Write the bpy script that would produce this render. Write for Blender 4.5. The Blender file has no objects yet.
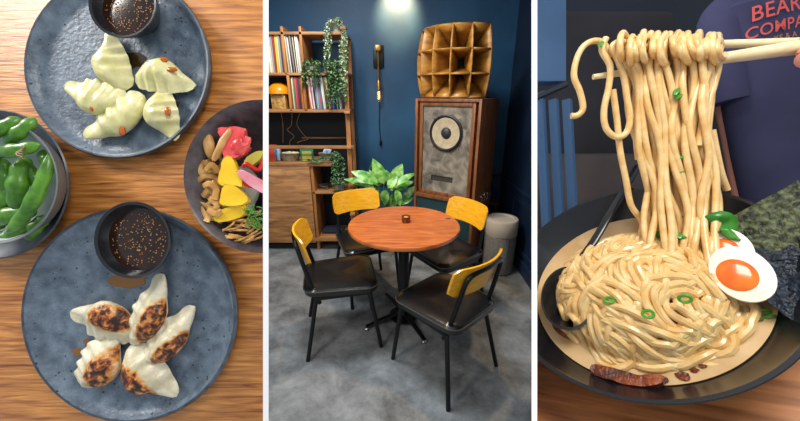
import bpy, bmesh, math, random
from mathutils import Vector as V, Matrix, noise, Quaternion
random.seed(7)
PI = math.pi
sc = bpy.context.scene
col = sc.collection
sc.view_settings.view_transform = 'Standard'
sc.view_settings.look = 'None'
sc.view_settings.exposure = 0.0
sc.view_settings.gamma = 1.0
sc.view_settings.use_curve_mapping = False

# ------------------------------------------------------------------ camera and the three stands' frames
F, PITCH, EYE = 330.0, math.radians(19.5), 1.53
SP, CP = math.sin(PITCH), math.cos(PITCH)
cd = bpy.data.cameras.new('camera'); cam = bpy.data.objects.new('camera', cd); col.objects.link(cam)
cam.location = (0, 0, EYE); cam.rotation_euler = (PI/2 - PITCH, 0, 0)
cd.sensor_width = 36; cd.lens = 36*F/800; cd.clip_start = 0.02
sc.camera = cam
CAM = Matrix.Translation((0, 0, EYE)) @ Matrix.Rotation(PI/2 - PITCH, 4, 'X')

def wdir(px, py):
    u, v = px-400, py-210.5
    return V((u, F*CP - v*SP, -F*SP - v*CP))
def ony(px, py, y):
    r = wdir(px, py); return V((0, 0, EYE)) + r*(y/r.y)
def onz(px, py, z=0):
    r = wdir(px, py); return V((0, 0, EYE)) + r*((z-EYE)/r.z)
ZL = 0.42
ML = CAM @ Matrix.Translation((0, 0, -ZL))
def LP(px, py, h=0.0):
    k = (ZL-h)/F
    return V(((px-400)*k, -(py-210.5)*k, h))
def LS(px, h=0.0): return px*(ZL-h)/F
# the noodle table: its plane is tipped; RC the rim centre of the big bowl
RN = V((-0.5862, 0.6928, 0.42)).normalized()
RC = V((.2281, -.0619, -.3336))
def cdir(px, py): return V(((px-400)/F, -(py-210.5)/F, -1))
def hit(px, py, h=0.0):
    d = cdir(px, py); return d*(((RC+RN*h).dot(RN))/d.dot(RN))
e2 = (hit(626, 262)-hit(626, 282)).normalized()
e1 = e2.cross(RN).normalized()
MRc = Matrix(((e1.x, e2.x, RN.x, RC.x), (e1.y, e2.y, RN.y, RC.y), (e1.z, e2.z, RN.z, RC.z), (0, 0, 0, 1)))
MR = CAM @ MRc
MRi = MRc.inverted()
def RP(px, py, h=0.0): return MRi @ hit(px, py, h)
def RPD(px, py, h=0.0): return -hit(px, py, h).z
def RD(px, py, dep): return MRi @ (cdir(px, py)*dep)
ID = Matrix.Identity(4)

# ------------------------------------------------------------------ materials
def lin(c):
    def f(v):
        v /= 255.0
        return v/12.92 if v <= .04045 else ((v+.055)/1.055)**2.4
    return (f(c[0]), f(c[1]), f(c[2]), 1)
MATS = {}
def mat(name, c, rough=.5, metal=0, spec=.5, c2=None, scale=8, stretch=(1,1,1), rot=0, bump=0, lo=.35, hi=.65, detail=5,
        sss=0, alpha=1, trans=0, emit=None, coat=0, dist=0, kind='noise', bscale=None, nrough=.5):
    if name in MATS: return MATS[name]
    m = bpy.data.materials.new(name); m.use_nodes = True
    nt = m.node_tree; N = nt.nodes; Lk = nt.links
    b = N['Principled BSDF']
    b.inputs['Roughness'].default_value = rough; b.inputs['Metallic'].default_value = metal
    b.inputs['Specular IOR Level'].default_value = spec
    b.inputs['Coat Weight'].default_value = coat
    b.inputs['Base Color'].default_value = lin(c)
    if sss:
        b.inputs['Subsurface Weight'].default_value = sss
        b.inputs['Subsurface Radius'].default_value = (1, .6, .35)
        b.inputs['Subsurface Scale'].default_value = .004
    if trans: b.inputs['Transmission Weight'].default_value = trans
    if alpha < 1: b.inputs['Alpha'].default_value = alpha
    if emit:
        b.inputs['Emission Color'].default_value = lin(emit[0]); b.inputs['Emission Strength'].default_value = emit[1]
    tc = N.new('ShaderNodeTexCoord'); mp = N.new('ShaderNodeMapping')
    mp.inputs['Scale'].default_value = stretch; mp.inputs['Rotation'].default_value = rot if isinstance(rot, tuple) else (0, 0, rot)
    Lk.new(tc.outputs['Object'], mp.inputs['Vector'])
    if c2 is not None:
        if kind == 'voronoi':
            nz = N.new('ShaderNodeTexVoronoi'); nz.inputs['Scale'].default_value = scale; o = nz.outputs['Distance']
        else:
            nz = N.new('ShaderNodeTexNoise'); nz.inputs['Scale'].default_value = scale
            nz.inputs['Detail'].default_value = detail; nz.inputs['Roughness'].default_value = nrough; nz.inputs['Distortion'].default_value = dist; o = nz.outputs['Fac']
        Lk.new(mp.outputs[0], nz.inputs['Vector'])
        cr = N.new('ShaderNodeValToRGB')
        cr.color_ramp.elements[0].position = lo; cr.color_ramp.elements[0].color = lin(c)
        cr.color_ramp.elements[1].position = hi; cr.color_ramp.elements[1].color = lin(c2)
        Lk.new(o, cr.inputs[0]); Lk.new(cr.outputs[0], b.inputs['Base Color'])
    if bump:
        nb = N.new('ShaderNodeTexNoise'); nb.inputs['Scale'].default_value = bscale or scale*2; nb.inputs['Detail'].default_value = 4
        Lk.new(mp.outputs[0], nb.inputs['Vector'])
        bp = N.new('ShaderNodeBump'); bp.inputs['Strength'].default_value = bump; bp.inputs['Distance'].default_value = .01
        Lk.new(nb.outputs['Fac'], bp.inputs['Height']); Lk.new(bp.outputs[0], b.inputs['Normal'])
    MATS[name] = m
    return m
def speckle(m, c, scale, thr, fuzz=.02, noise_scale=None):
    """adds small round pits or grains of another colour to a material"""
    nt = m.node_tree; N = nt.nodes; Lk = nt.links; b = N['Principled BSDF']
    tc = N.new('ShaderNodeTexCoord'); vo = N.new('ShaderNodeTexVoronoi'); vo.inputs['Scale'].default_value = scale
    Lk.new(tc.outputs['Object'], vo.inputs['Vector'])
    sz = N.new('ShaderNodeSeparateColor'); Lk.new(vo.outputs['Color'], sz.inputs[0])
    mu = N.new('ShaderNodeMath'); mu.operation = 'MULTIPLY'; mu.inputs[1].default_value = thr; Lk.new(sz.outputs[0], mu.inputs[0])
    lt = N.new('ShaderNodeMath'); lt.operation = 'SUBTRACT'; Lk.new(mu.outputs[0], lt.inputs[0]); Lk.new(vo.outputs['Distance'], lt.inputs[1])
    mr = N.new('ShaderNodeMapRange'); mr.inputs[1].default_value = 0; mr.inputs[2].default_value = fuzz; Lk.new(lt.outputs[0], mr.inputs[0])
    mx = N.new('ShaderNodeMix'); mx.data_type = 'RGBA'
    Lk.new(mr.outputs[0], mx.inputs[0]); mx.inputs[7].default_value = lin(c)
    src = b.inputs['Base Color'].links
    if src: Lk.new(src[0].from_socket, mx.inputs[6])
    else: mx.inputs[6].default_value = b.inputs['Base Color'].default_value
    Lk.new(mx.outputs[2], b.inputs['Base Color'])
    return m

M_wall = mat('blue plaster', (20,60,90), .5, c2=(44,98,132), scale=1.6, detail=7, lo=.3, hi=.75, bump=.15)
M_wallr = mat('dark blue panelling', (16,28,46), .45, c2=(24,40,62), scale=2)
M_floor = mat('stained concrete', (64,64,63), .42, c2=(164,166,164), scale=4.5, detail=15, lo=.30, hi=.74, bump=.2, dist=.3, nrough=.74)
M_ceil = mat('dark ceiling', (22,24,28), .8)
M_white = mat('white painted board', (250,250,250), .6)
M_black = mat('black steel', (14,14,15), .35, metal=.3)
M_vinyl = mat('black vinyl', (17,18,19), .27, spec=.7, bump=.25, scale=12, bscale=10)
M_piping = mat('worn vinyl piping', (70,62,52), .4)
M_ply = mat('yellow plywood', (226,150,14), .32, c2=(244,182,40), scale=9, stretch=(1,8,8), lo=.3, hi=.7, coat=.3)
M_plyd = mat('amber plywood back', (176,100,22), .35, c2=(196,122,36), scale=9, stretch=(1,8,8), coat=.3)
M_top = mat('red brown veneer', (158,74,28), .3, c2=(212,120,58), scale=5, stretch=(1,5,1), lo=.25, hi=.75, detail=8, dist=1.2, coat=.25)
M_old = mat('reclaimed pine', (104,58,28), .5, c2=(212,150,88), scale=3.5, stretch=(1,1,6), lo=.25, hi=.78, detail=8, dist=.8, bump=.2)
M_oldb = mat('reclaimed pine boards', (118,74,38), .55, c2=(196,140,84), scale=4, stretch=(1,7,7), lo=.25, hi=.75, detail=8, bump=.2)
M_oldv = mat('reclaimed pine posts', (126,76,36), .5, c2=(206,136,70), scale=4, stretch=(7,7,1), lo=.25, hi=.75, detail=8, bump=.2)
M_backp = mat('black back panel', (14,14,16), .7)
M_walnut = mat('walnut cabinet', (98,54,26), .4, c2=(156,96,52), scale=6, stretch=(6,6,1), lo=.3, hi=.7, detail=7)
M_walnutd = mat('dark walnut side', (48,27,16), .45, c2=(72,42,26), scale=6, stretch=(6,6,1))
M_horn = mat('honey plywood', (132,84,26), .4, c2=(196,138,56), scale=6, stretch=(1,1,4), lo=.3, hi=.7, detail=6)
M_baffle = mat('mottled grey baffle', (84,74,64), .7, c2=(164,152,132), scale=11, detail=10, lo=.33, hi=.72, dist=.8)
M_cone = mat('cream paper cone', (176,156,122), .8, c2=(196,178,146), scale=20)
M_rubber = mat('black rubber', (12,12,13), .5)
M_cap = mat('grey dust cap', (46,44,44), .5)
M_teal = mat('dusty teal panel', (24,52,54), .6, c2=(32,64,66), scale=5)
M_cream = mat('cream enamel', (196,180,158), .45)
M_greyp = mat('grey ribbed plastic', (118,112,104), .5, c2=(138,130,120), scale=60, kind='voronoi')
M_steel = mat('brushed steel', (150,150,150), .35, metal=.9)
M_brass = mat('brass', (190,140,70), .35, metal=.7)
M_bulb = mat('lit filament', (255,190,110), .3, emit=((255,170,80), 9))
M_glass = mat('clear bulb glass', (255,235,205), .05, trans=.9, alpha=.45)
M_amber = mat('amber glass', (110,44,8), .12, spec=.8)
M_wax = mat('candle wax', (236,200,130), .5, emit=((255,170,70), .4))
M_gold = mat('orange lamp enamel', (226,142,8), .35)
M_leaf = mat('glossy green leaf', (58,140,34), .35, c2=(176,220,120), scale=22, detail=4, lo=.35, hi=.7)
M_leafd = mat('dusty green leaf', (62,104,62), .5, c2=(130,164,110), scale=30, lo=.3, hi=.7)
M_leafs = mat('silver green leaf', (160,182,138), .5, c2=(236,242,214), scale=40, lo=.3, hi=.7)
M_stem = mat('green stem', (84,122,48), .5)
M_pot = mat('pale stone pot', (168,168,152), .6)
M_wick = mat('wicker', (110,92,66), .7, c2=(178,160,128), scale=60, stretch=(1,1,3), bump=.5)
M_cable = mat('tan cable', (170,128,70), .6)
# food stands
M_tabL = mat('warm oak table', (122,62,20), .42, c2=(226,152,76), scale=15, stretch=(1,13,1), rot=math.radians(-24), lo=.28, hi=.72, detail=7, dist=.5, bump=.15)
M_tabR = mat('warm oak bar top', (124,70,36), .4, c2=(206,134,80), scale=12, stretch=(1,9,1), rot=math.radians(10), lo=.28, hi=.72, detail=7, dist=.4)
M_plate = mat('blue grey stoneware', (74,86,100), .36, c2=(114,128,142), scale=60, detail=6, lo=.35, hi=.7, bump=.12, bscale=200)
speckle(M_plate, (26,30,38), 150, .30, .12); speckle(M_plate, (150,160,172), 520, .26, .1)
M_rim = mat('dark stoneware rim', (44,50,58), .35, c2=(72,80,90), scale=70)
M_blk = mat('black glazed ceramic', (18,20,25), .22, spec=.6)
M_sauce = mat('soy dipping sauce', (30,14,6), .18, c2=(50,24,10), scale=70)
M_ses = mat('sesame and chilli flakes', (140,84,40), .6, c2=(196,150,90), scale=200)
M_dump = mat('steamed dumpling skin', (196,190,124), .34, c2=(226,218,168), scale=55, sss=.25, bump=.15, bscale=90, coat=.2)
def fried_mat():
    m = mat('pan fried dumpling skin', (190,180,146), .38, c2=(224,214,188), scale=60, sss=.15, bump=.3, bscale=110)
    nt = m.node_tree; N = nt.nodes; Lk = nt.links; b = N['Principled BSDF']
    at = N.new('ShaderNodeAttribute'); at.attribute_name = 'sear'
    oi = N.new('ShaderNodeObjectInfo')
    tc = N.new('ShaderNodeTexCoord'); ad = N.new('ShaderNodeVectorMath'); ad.operation = 'ADD'
    sc_ = N.new('ShaderNodeVectorMath'); sc_.operation = 'SCALE'; sc_.inputs[3].default_value = 3.0
    Lk.new(oi.outputs['Location'], sc_.inputs[0]); Lk.new(tc.outputs['Object'], ad.inputs[0]); Lk.new(sc_.outputs[0], ad.inputs[1])
    nz = N.new('ShaderNodeTexNoise'); nz.inputs['Scale'].default_value = 130; nz.inputs['Detail'].default_value = 3; nz.inputs['Distortion'].default_value = .5
    Lk.new(ad.outputs[0], nz.inputs['Vector'])
    mm = N.new('ShaderNodeMath'); mm.operation = 'MULTIPLY'; Lk.new(at.outputs['Fac'], mm.inputs[0]); Lk.new(nz.outputs['Fac'], mm.inputs[1])
    cr = N.new('ShaderNodeValToRGB'); e = cr.color_ramp.elements
    e[0].position = 0.20; e[0].color = (0, 0, 0, 1); e[1].position = .34; e[1].color = (1, 1, 1, 1); Lk.new(mm.outputs[0], cr.inputs[0])
    c3 = N.new('ShaderNodeValToRGB'); e = c3.color_ramp.elements
    e[0].position = .36; e[0].color = lin((206,142,66)); e[1].position = .56; e[1].color = lin((48,22,12))
    k = e.new(.46); k.color = lin((150,76,28)); Lk.new(mm.outputs[0], c3.inputs[0])
    mx = N.new('ShaderNodeMix'); mx.data_type = 'RGBA'; Lk.new(cr.outputs[0], mx.inputs[0])
    Lk.new(b.inputs['Base Color'].links[0].from_socket, mx.inputs[6]); Lk.new(c3.outputs[0], mx.inputs[7])
    Lk.new(mx.outputs[2], b.inputs['Base Color'])
    return m
M_fry = fried_mat()
M_chil = mat('orange chilli oil', (176,88,20), .12, spec=.7)
M_stain = mat('brown sauce smear', (66,48,24), .15, spec=.6)
M_pod = mat('edamame green', (46,96,14), .3, c2=(92,146,38), scale=60, sss=.1)
M_bowlw = mat('pale grey glaze', (176,184,184), .3)
M_yel = mat('yellow pickle', (226,180,10), .3, c2=(240,204,50), scale=30, sss=.2)
M_red = mat('pink red ginger', (198,40,46), .3, c2=(232,92,88), scale=40, sss=.2)
M_pink = mat('pale pink radish', (220,128,140), .35, c2=(236,170,178), scale=40)
M_chili = mat('red chilli', (200,20,12), .2)
M_bean = mat('tan braised strips', (168,116,52), .2, c2=(214,168,100), scale=50, sss=.2)
M_card = mat('golden seed', (206,160,96), .4, c2=(178,126,64), scale=60)
M_cress = mat('fine cress green', (84,140,50), .4)
M_nood = mat('ramen noodle', (222,176,104), .3, c2=(240,208,148), scale=80, sss=.2, spec=.6, coat=.25)
M_broth = mat('creamy broth', (196,158,106), .2, c2=(216,184,136), scale=30, detail=6, spec=.6)
M_rbowl = mat('black ramen bowl glaze', (20,22,27), .22, spec=.55)
M_nori = mat('dark green nori', (30,38,26), .5, c2=(112,120,84), scale=180, detail=4, lo=.38, hi=.68, bump=.7, bscale=220)
M_norid = mat('soaked blue black nori', (16,22,32), .3, c2=(44,56,72), scale=150, bump=.8, bscale=160)
M_eggw = mat('egg white', (238,228,208), .25, sss=.3)
M_yolk = mat('orange yolk', (236,92,6), .2, c2=(248,128,20), scale=40, coat=.4)
M_green = mat('spring onion green', (58,140,30), .3, c2=(104,176,60), scale=60)
M_choy = mat('bok choy green', (40,116,30), .3, c2=(84,158,60), scale=40)
M_chash = mat('seared pork', (62,26,14), .35, c2=(150,72,34), scale=70, lo=.35, hi=.65, bump=.6)
M_stick = mat('pale bamboo', (226,206,158), .4, c2=(238,222,182), scale=20, stretch=(1,8,8))
M_shirt = mat('navy cotton', (54,53,82), .9, c2=(68,66,98), scale=5, bump=.15)
M_skin = mat('skin', (222,150,128), .5, sss=.1)
M_ink = mat('coral shirt print', (232,94,84), .7)
M_ink2 = mat('orange shirt print', (206,118,60), .7)
M_hair = mat('dark hair', (30,22,18), .6)
M_denim = mat('dark trousers', (28,30,40), .9)
M_blup = mat('blue painted steel', (52,82,118), .4, c2=(64,96,134), scale=3)
M_navy = mat('navy cladding', (14,20,34), .6, c2=(22,30,48), scale=3)
M_seat = mat('dark brown leather', (44,34,32), .5, c2=(62,48,44), scale=8)

# ------------------------------------------------------------------ mesh helpers
def box(bm, c, s, rot=None):
    r = bmesh.ops.create_cube(bm, size=1)
    m = Matrix.Translation(c) @ (rot.to_4x4() if rot is not None else ID) @ Matrix.Diagonal((s[0], s[1], s[2], 1))
    bmesh.ops.transform(bm, matrix=m, verts=r['verts']); return r['verts']
def newbox(c, s, bev=0, rot=None):
    bm = bmesh.new(); box(bm, c, s, rot)
    if bev: bmesh.ops.bevel(bm, geom=bm.edges[:], offset=bev, segments=2, affect='EDGES', profile=.5)
    return bm
def boxes(lst, bev=0):
    bm = bmesh.new()
    for c, s in lst: box(bm, c, s)
    if bev: bmesh.ops.bevel(bm, geom=bm.edges[:], offset=bev, segments=2, affect='EDGES', profile=.5)
    return bm
def tube(bm, pts, r, seg=8, cap=True, flat=1.0):
    pts = [V(p) for p in pts]; n = len(pts); rs = r if isinstance(r, (list, tuple)) else [r]*n
    rings = []; prev = None
    for i, p in enumerate(pts):
        t = (pts[min(i+1, n-1)]-pts[max(i-1, 0)])
        t = t.normalized() if t.length > 1e-9 else V((0, 0, 1))
        if prev is None:
            a = V((0, 0, 1)) if abs(t.z) < .9 else V((1, 0, 0)); x = t.cross(a).normalized()
        else:
            x = prev - t*prev.dot(t); x = x.normalized() if x.length > 1e-6 else t.orthogonal().normalized()
        prev = x; y = t.cross(x)
        rings.append([bm.verts.new(p + x*(math.cos(2*PI*k/seg)*rs[i]) + y*(math.sin(2*PI*k/seg)*rs[i]*flat)) for k in range(seg)])
    for a, b in zip(rings, rings[1:]):
        for k in range(seg): bm.faces.new((a[k], a[(k+1) % seg], b[(k+1) % seg], b[k]))
    if cap:
        bm.faces.new(rings[0][::-1]); bm.faces.new(rings[-1])
def smooth(pts, sub=5, closed=False):
    P = [V(p) for p in pts]; out = []; n = len(P)
    for i in range(n-1):
        p0, p1, p2, p3 = P[max(i-1, 0)], P[i], P[i+1], P[min(i+2, n-1)]
        for k in range(sub):
            t = k/sub
            out.append(.5*((2*p1)+(p2-p0)*t+(2*p0-5*p1+4*p2-p3)*t*t+(3*p1-p0-3*p2+p3)*t**3))
    out.append(P[-1]); return out
def lathe(bm, prof, seg=64, c=(0, 0, 0), squash=(1, 1)):
    c = V(c); rings = []
    for r, z in prof:
        if r < 1e-6: rings.append([bm.verts.new(c+V((0, 0, z)))])
        else: rings.append([bm.verts.new(c+V((r*math.cos(2*PI*k/seg)*squash[0], r*math.sin(2*PI*k/seg)*squash[1], z))) for k in range(seg)])
    for a, b in zip(rings, rings[1:]):
        for k in range(seg):
            k2 = (k+1) % seg
            if len(a) == 1 and len(b) == 1: continue
            if len(a) == 1: bm.faces.new((a[0], b[k], b[k2]))
            elif len(b) == 1: bm.faces.new((a[k], a[k2], b[0]))
            else: bm.faces.new((a[k], a[k2], b[k2], b[k]))
def rlathe(prof, seg=64, c=(0, 0, 0), squash=(1, 1)):
    bm = bmesh.new(); lathe(bm, prof, seg, c, squash); return bm
def tubebm(pts, r, seg=8, flat=1.0):
    bm = bmesh.new(); tube(bm, pts, r, seg, flat=flat); return bm
def prism(bm, pts, z0, z1):
    a = [bm.verts.new((x, y, z0)) for x, y in pts]; b = [bm.verts.new((x, y, z1)) for x, y in pts]
    n = len(a); bm.faces.new(a[::-1]); bm.faces.new(b)
    for i in range(n): bm.faces.new((a[i], a[(i+1) % n], b[(i+1) % n], b[i]))
def blob(bm, c, s, rot=None, sub=2, wob=0, seed=0):
    r = bmesh.ops.create_icosphere(bm, subdivisions=sub, radius=1)
    for v in r['verts']:
        if wob: v.co *= 1+wob*noise.noise(v.co*1.7+V((seed, seed*2.3, 0)))
    m = Matrix.Translation(c) @ (rot.to_4x4() if rot is not None else ID) @ Matrix.Diagonal((s[0], s[1], s[2], 1))
    bmesh.ops.transform(bm, matrix=m, verts=r['verts'])
def leaf(bm, base, d, length, width, droop=.5, up=V((0, 0, 1)), n=6):
    d = V(d).normalized(); side = d.cross(up)
    side = side.normalized() if side.length > 1e-4 else V((1, 0, 0))
    p = V(base); rows = []
    for i in range(n+1):
        t = i/n; w = width*.5*(math.sin(PI*min(1, t**.75))**.9)+.0006
        rows.append((bm.verts.new(p-side*w+up*w*.25), bm.verts.new(p), bm.verts.new(p+side*w+up*w*.25)))
        d = (d - up*(droop*1.0/n)).normalized(); p = p + d*(length/n)
    for a, b in zip(rows, rows[1:]):
        bm.faces.new((a[0], a[1], b[1], b[0])); bm.faces.new((a[1], a[2], b[2], b[1]))

def obj(name, bm, m, parent=None, M=None, sm=True, solid=0):
    bmesh.ops.recalc_face_normals(bm, faces=bm.faces[:]) if not solid else None
    me = bpy.data.meshes.new(name); bm.to_mesh(me); bm.free()
    if sm:
        for p in me.polygons: p.use_smooth = True
        me.set_sharp_from_angle(angle=math.radians(38))
    me.materials.append(m)
    o = bpy.data.objects.new(name, me); col.objects.link(o)
    if solid:
        md = o.modifiers.new('thick', 'SOLIDIFY'); md.thickness = solid; md.offset = 0
    if parent: o.parent = parent
    elif M is not None: o.matrix_world = M
    return o
def tag(o, label, cat, group=None, kind=None):
    o['label'] = label; o['category'] = cat
    if group: o['group'] = group
    if kind: o['kind'] = kind
    return o
def thing(name, label, cat, M=ID, group=None):
    o = bpy.data.objects.new(name, None); col.objects.link(o); o.matrix_world = M
    o.empty_display_size = .05
    return tag(o, label, cat, group)
def struct(name, bm, m, sm=False, M=None):
    o = obj(name, bm, m, sm=sm, M=M); o['kind'] = 'structure'; return o
def T(p): return Matrix.Translation(V(p))
def RZ(a): return Matrix.Rotation(a, 4, 'Z')
def frame_of(base, z):      # matrix whose z axis is z, at base
    z = V(z).normalized(); x = z.orthogonal().normalized(); y = z.cross(x)
    return Matrix(((x.x, y.x, z.x, base[0]), (x.y, y.y, z.y, base[1]), (x.z, y.z, z.z, base[2]), (0, 0, 0, 1)))
def trim_to_stand(o, px, keep_left):
    """saw a mesh off flush with the partition board at this side of the stand"""
    n = V((F, 0, (px-400))) if True else None       # camera space: plane x/(-z) = (px-400)/F
    n = V((1, 0, (px-400)/F)).normalized()
    nw = (CAM.to_3x3() @ n).normalized(); pw = V((0, 0, EYE))
    bpy.context.view_layer.update()
    mi = o.matrix_world.inverted(); pl = mi @ pw; nl = (o.matrix_world.to_3x3().transposed() @ nw).normalized()
    bm = bmesh.new(); bm.from_mesh(o.data)
    r = bmesh.ops.bisect_plane(bm, geom=bm.verts[:]+bm.edges[:]+bm.faces[:], plane_co=pl, plane_no=nl, clear_outer=keep_left, clear_inner=not keep_left)
    bm.to_mesh(o.data); bm.free()
def trim_all(o, px, keep_left):
    for c in [o]+list(o.children_recursive):
        if c.type == 'MESH': trim_to_stand(c, px, keep_left)

# ================================================================== MIDDLE: the cafe corner
WY, WX = 3.5, 1.10
struct('floor', newbox((-.4, 1.75, -.03), (3.4, 3.6, .06)), M_floor)
struct('wall_back', newbox((-.4, WY+.05, 1.4), (3.4, .1, 2.8)), M_wall)
struct('wall_right', newbox((WX+.04, 2.87, 1.4), (.08, 1.26, 2.8)), M_wallr)
struct('wall_left', newbox((-2.14, 2.6, 1.4), (.08, 1.8, 2.8)), M_wall)
struct('ceiling', newbox((-.5, 2.5, 2.83), (3.4, 2.2, .06)), M_ceil)
struct('trim_1', newbox((-.4, WY-.012, .70), (3.0, .024, .035), .004), M_wallr)
struct('baseboard_back', newbox((-.4, WY-.01, .06), (3.0, .02, .12), .004), M_wallr)
struct('trim_2', newbox((WX-.012, 2.87, .70), (.024, 1.24, .035), .004), M_wallr)
struct('baseboard_right', newbox((WX-.01, 2.87, .06), (.02, 1.24, .12), .004), M_wallr)
struct('trim_3', boxes([((WX-.008, 2.68, .60), (.016, .70, .025)), ((WX-.008, 2.68, .19), (.016, .70, .025)), ((WX-.008, 3.03, .395), (.016, .025, .43)), ((WX-.008, 2.33, .395), (.016, .025, .43))]), M_wallr)
struct('trim_4', boxes([((-.15, WY-.008, .60), (.9, .016, .025)), ((-.15, WY-.008, .2), (.9, .016, .025)), ((-.6, WY-.008, .4), (.025, .016, .42)), ((.3, WY-.008, .4), (.025, .016, .42))]), M_wallr)
# thin white partition boards between the three stands
def partition(px, name, d0=.19, d1=.62):
    k = (px-400)/F; w = 5.2/F*d0/2
    a = V((k, 0, -1)).normalized(); s = V((1, 0, k)).normalized()
    bm = bmesh.new(); vs = []
    for dd in (d0, d1):
        for sg in (-1, 1):
            for up in (-.72, .72): vs.append(bm.verts.new(V((k*dd, up, -dd)) + s*(w*sg)))
    for f in ((0, 1, 3, 2), (4, 6, 7, 5), (0, 4, 5, 1), (2, 3, 7, 6), (0, 2, 6, 4), (1, 5, 7, 3)): bm.faces.new([vs[i] for i in f])
    struct(name, bm, M_white, M=CAM)
partition(265.8, 'wall_partition_left'); partition(534.4, 'wall_partition_right')

# ---- chairs
def make_chair(label, M):
    t = thing('cafe_chair', label, 'chair', M, 'cafe chairs round the table')
    # seat: rounded trapezoid pad
    def outline(w_f, w_r, d, n=8, r=.06, sh=0):
        P = []
        cs = [(w_f/2-r-sh, d/2-r-sh, 0), (-w_f/2+r+sh, d/2-r-sh, 90), (-w_r/2+r+sh, -d/2+r+sh, 180), (w_r/2-r-sh, -d/2+r+sh, 270)]
        for cx, cy, a0 in cs:
            for k in range(n+1):
                a = math.radians(a0+90*k/n); P.append((cx+r*math.cos(a), cy+r*math.sin(a)))
        return P
    bm = bmesh.new(); rings = []
    for z, s in ((.415, .012), (.420, 0), (.448, -.004), (.462, .006), (.467, .03)):
        rings.append([bm.verts.new((x, y, z)) for x, y in outline(.43-2*s, .38-2*s, .43-2*s, r=.07)])
    n = len(rings[0])
    for a, b in zip(rings, rings[1:]):
        for k in range(n): bm.faces.new((a[k], a[(k+1) % n], b[(k+1) % n], b[k]))
    last = rings[-1]
    for sc_, z in ((.7, .466), (.4, .461), (.12, .459)):
        nw = [bm.verts.new((v.co.x*sc_/1.0 if True else 0, v.co.y*sc_, z+.003*math.sin(9*v.co.x+3)*math.cos(14*v.co.y))) for v in rings[-1]]
        for k in range(n): bm.faces.new((last[k], last[(k+1) % n], nw[(k+1) % n], nw[k]))
        last = nw
    bm.faces.new(last); bm.faces.new(rings[0][::-1])
    seat = obj('seat', bm, M_vinyl, t)
    pp = [V((x, y, .452)) for x, y in outline(.438, .388, .438, r=.07)]; pp.append(pp[0]); 
    obj('piping', tubebm(pp, .0035, 6), M_piping, seat)
    # legs
    for sx in (-1, 1):
        obj('leg', tubebm([(sx*.185, .165, .41), (sx*.20, .225, 0)], .0125, 10), M_black, t)
        obj('leg', tubebm([(sx*.165, -.15, .39), (sx*.22, -.23, 0)], .0125, 10), M_black, t)
    # back frame: inverted U from the seat rail
    bf = [(-.166, -.13, .36), (-.165, -.155, .42), (-.155, -.195, .58), (-.147, -.222, .70), (-.135, -.232, .735), (-.10, -.240, .752), (0, -.252, .758),
          (.10, -.240, .752), (.135, -.232, .735), (.147, -.222, .70), (.155, -.195, .58), (.165, -.155, .42), (.166, -.13, .36)]
    obj('back_frame', tubebm(smooth(bf, 4), .0125, 10), M_black, t)
    obj('seat_frame', boxes([((0, .17, .402), (.37, .022, .022)), ((0, -.15, .402), (.33, .022, .022)), ((-.176, .01, .402), (.022, .32, .022)), ((.176, .01, .402), (.022, .32, .022))], .003), M_black, t)
    # curved plywood back rest
    bm = bmesh.new(); nu, nv = 16, 10; g = []
    for side in (0, 1):
        rows = []
        for i in range(nu+1):
            u = -1+2*i/nu; row = []
            for j in range(nv+1):
                w = -1+2*j/nv
                # rounded rectangle by squircle map
                x = u*.195*(1-.02*w*w); z = w*.082
                k = max(0, abs(u)-.8)/.2; z *= 1-.28*k*k
                zz = .705+z
                y = -.19-(zz-.58)*.26 + .055*u*u + (0.004 if side == 0 else .016) 
                row.append(bm.verts.new((x, y-.018, zz)))
            rows.append(row)
        g.append(rows)
    A, B = g
    for i in range(nu):
        for j in range(nv):
            bm.faces.new((A[i][j], A[i+1][j], A[i+1][j+1], A[i][j+1])); bm.faces.new((B[i][j+1], B[i+1][j+1], B[i+1][j], B[i][j]))
    for i in range(nu):
        bm.faces.new((A[i][0], B[i][0], B[i+1][0], A[i+1][0])); bm.faces.new((A[i][nv], A[i+1][nv], B[i+1][nv], B[i][nv]))
    for j in range(nv):
        bm.faces.new((A[0][j], A[0][j+1], B[0][j+1], B[0][j])); bm.faces.new((A[nu][j], B[nu][j], B[nu][j+1], A[nu][j+1]))
    obj('backrest', bm, M_ply, t)
    return t
def face(x, y, fx, fy): return T((x, y, 0)) @ RZ(math.atan2(fy, fx)-PI/2)
chair = make_chair('yellow-backed black chair in front, seen from behind with its amber back frame', face(.256, 1.57, -.67, .74))
def dup(root, M, label):
    r = root.copy(); col.objects.link(r); r.matrix_world = M; r['label'] = label
    def rec(src, dst):
        for ch in list(src.children):
            c = ch.copy(); col.objects.link(c); c.parent = dst; rec(ch, c)
    rec(root, r); return r
dup(chair, face(-.383, 1.85, .975, .22), 'yellow-backed black chair standing sideways beside the fold-down wooden panel')
dup(chair, face(-.275, 2.385, .43, -.90), 'yellow-backed black chair behind the table in front of the leafy plant')
dup(chair, face(.335, 2.18, -.83, -.56), 'yellow-backed black chair between the table and the teal speaker plinth')

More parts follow.
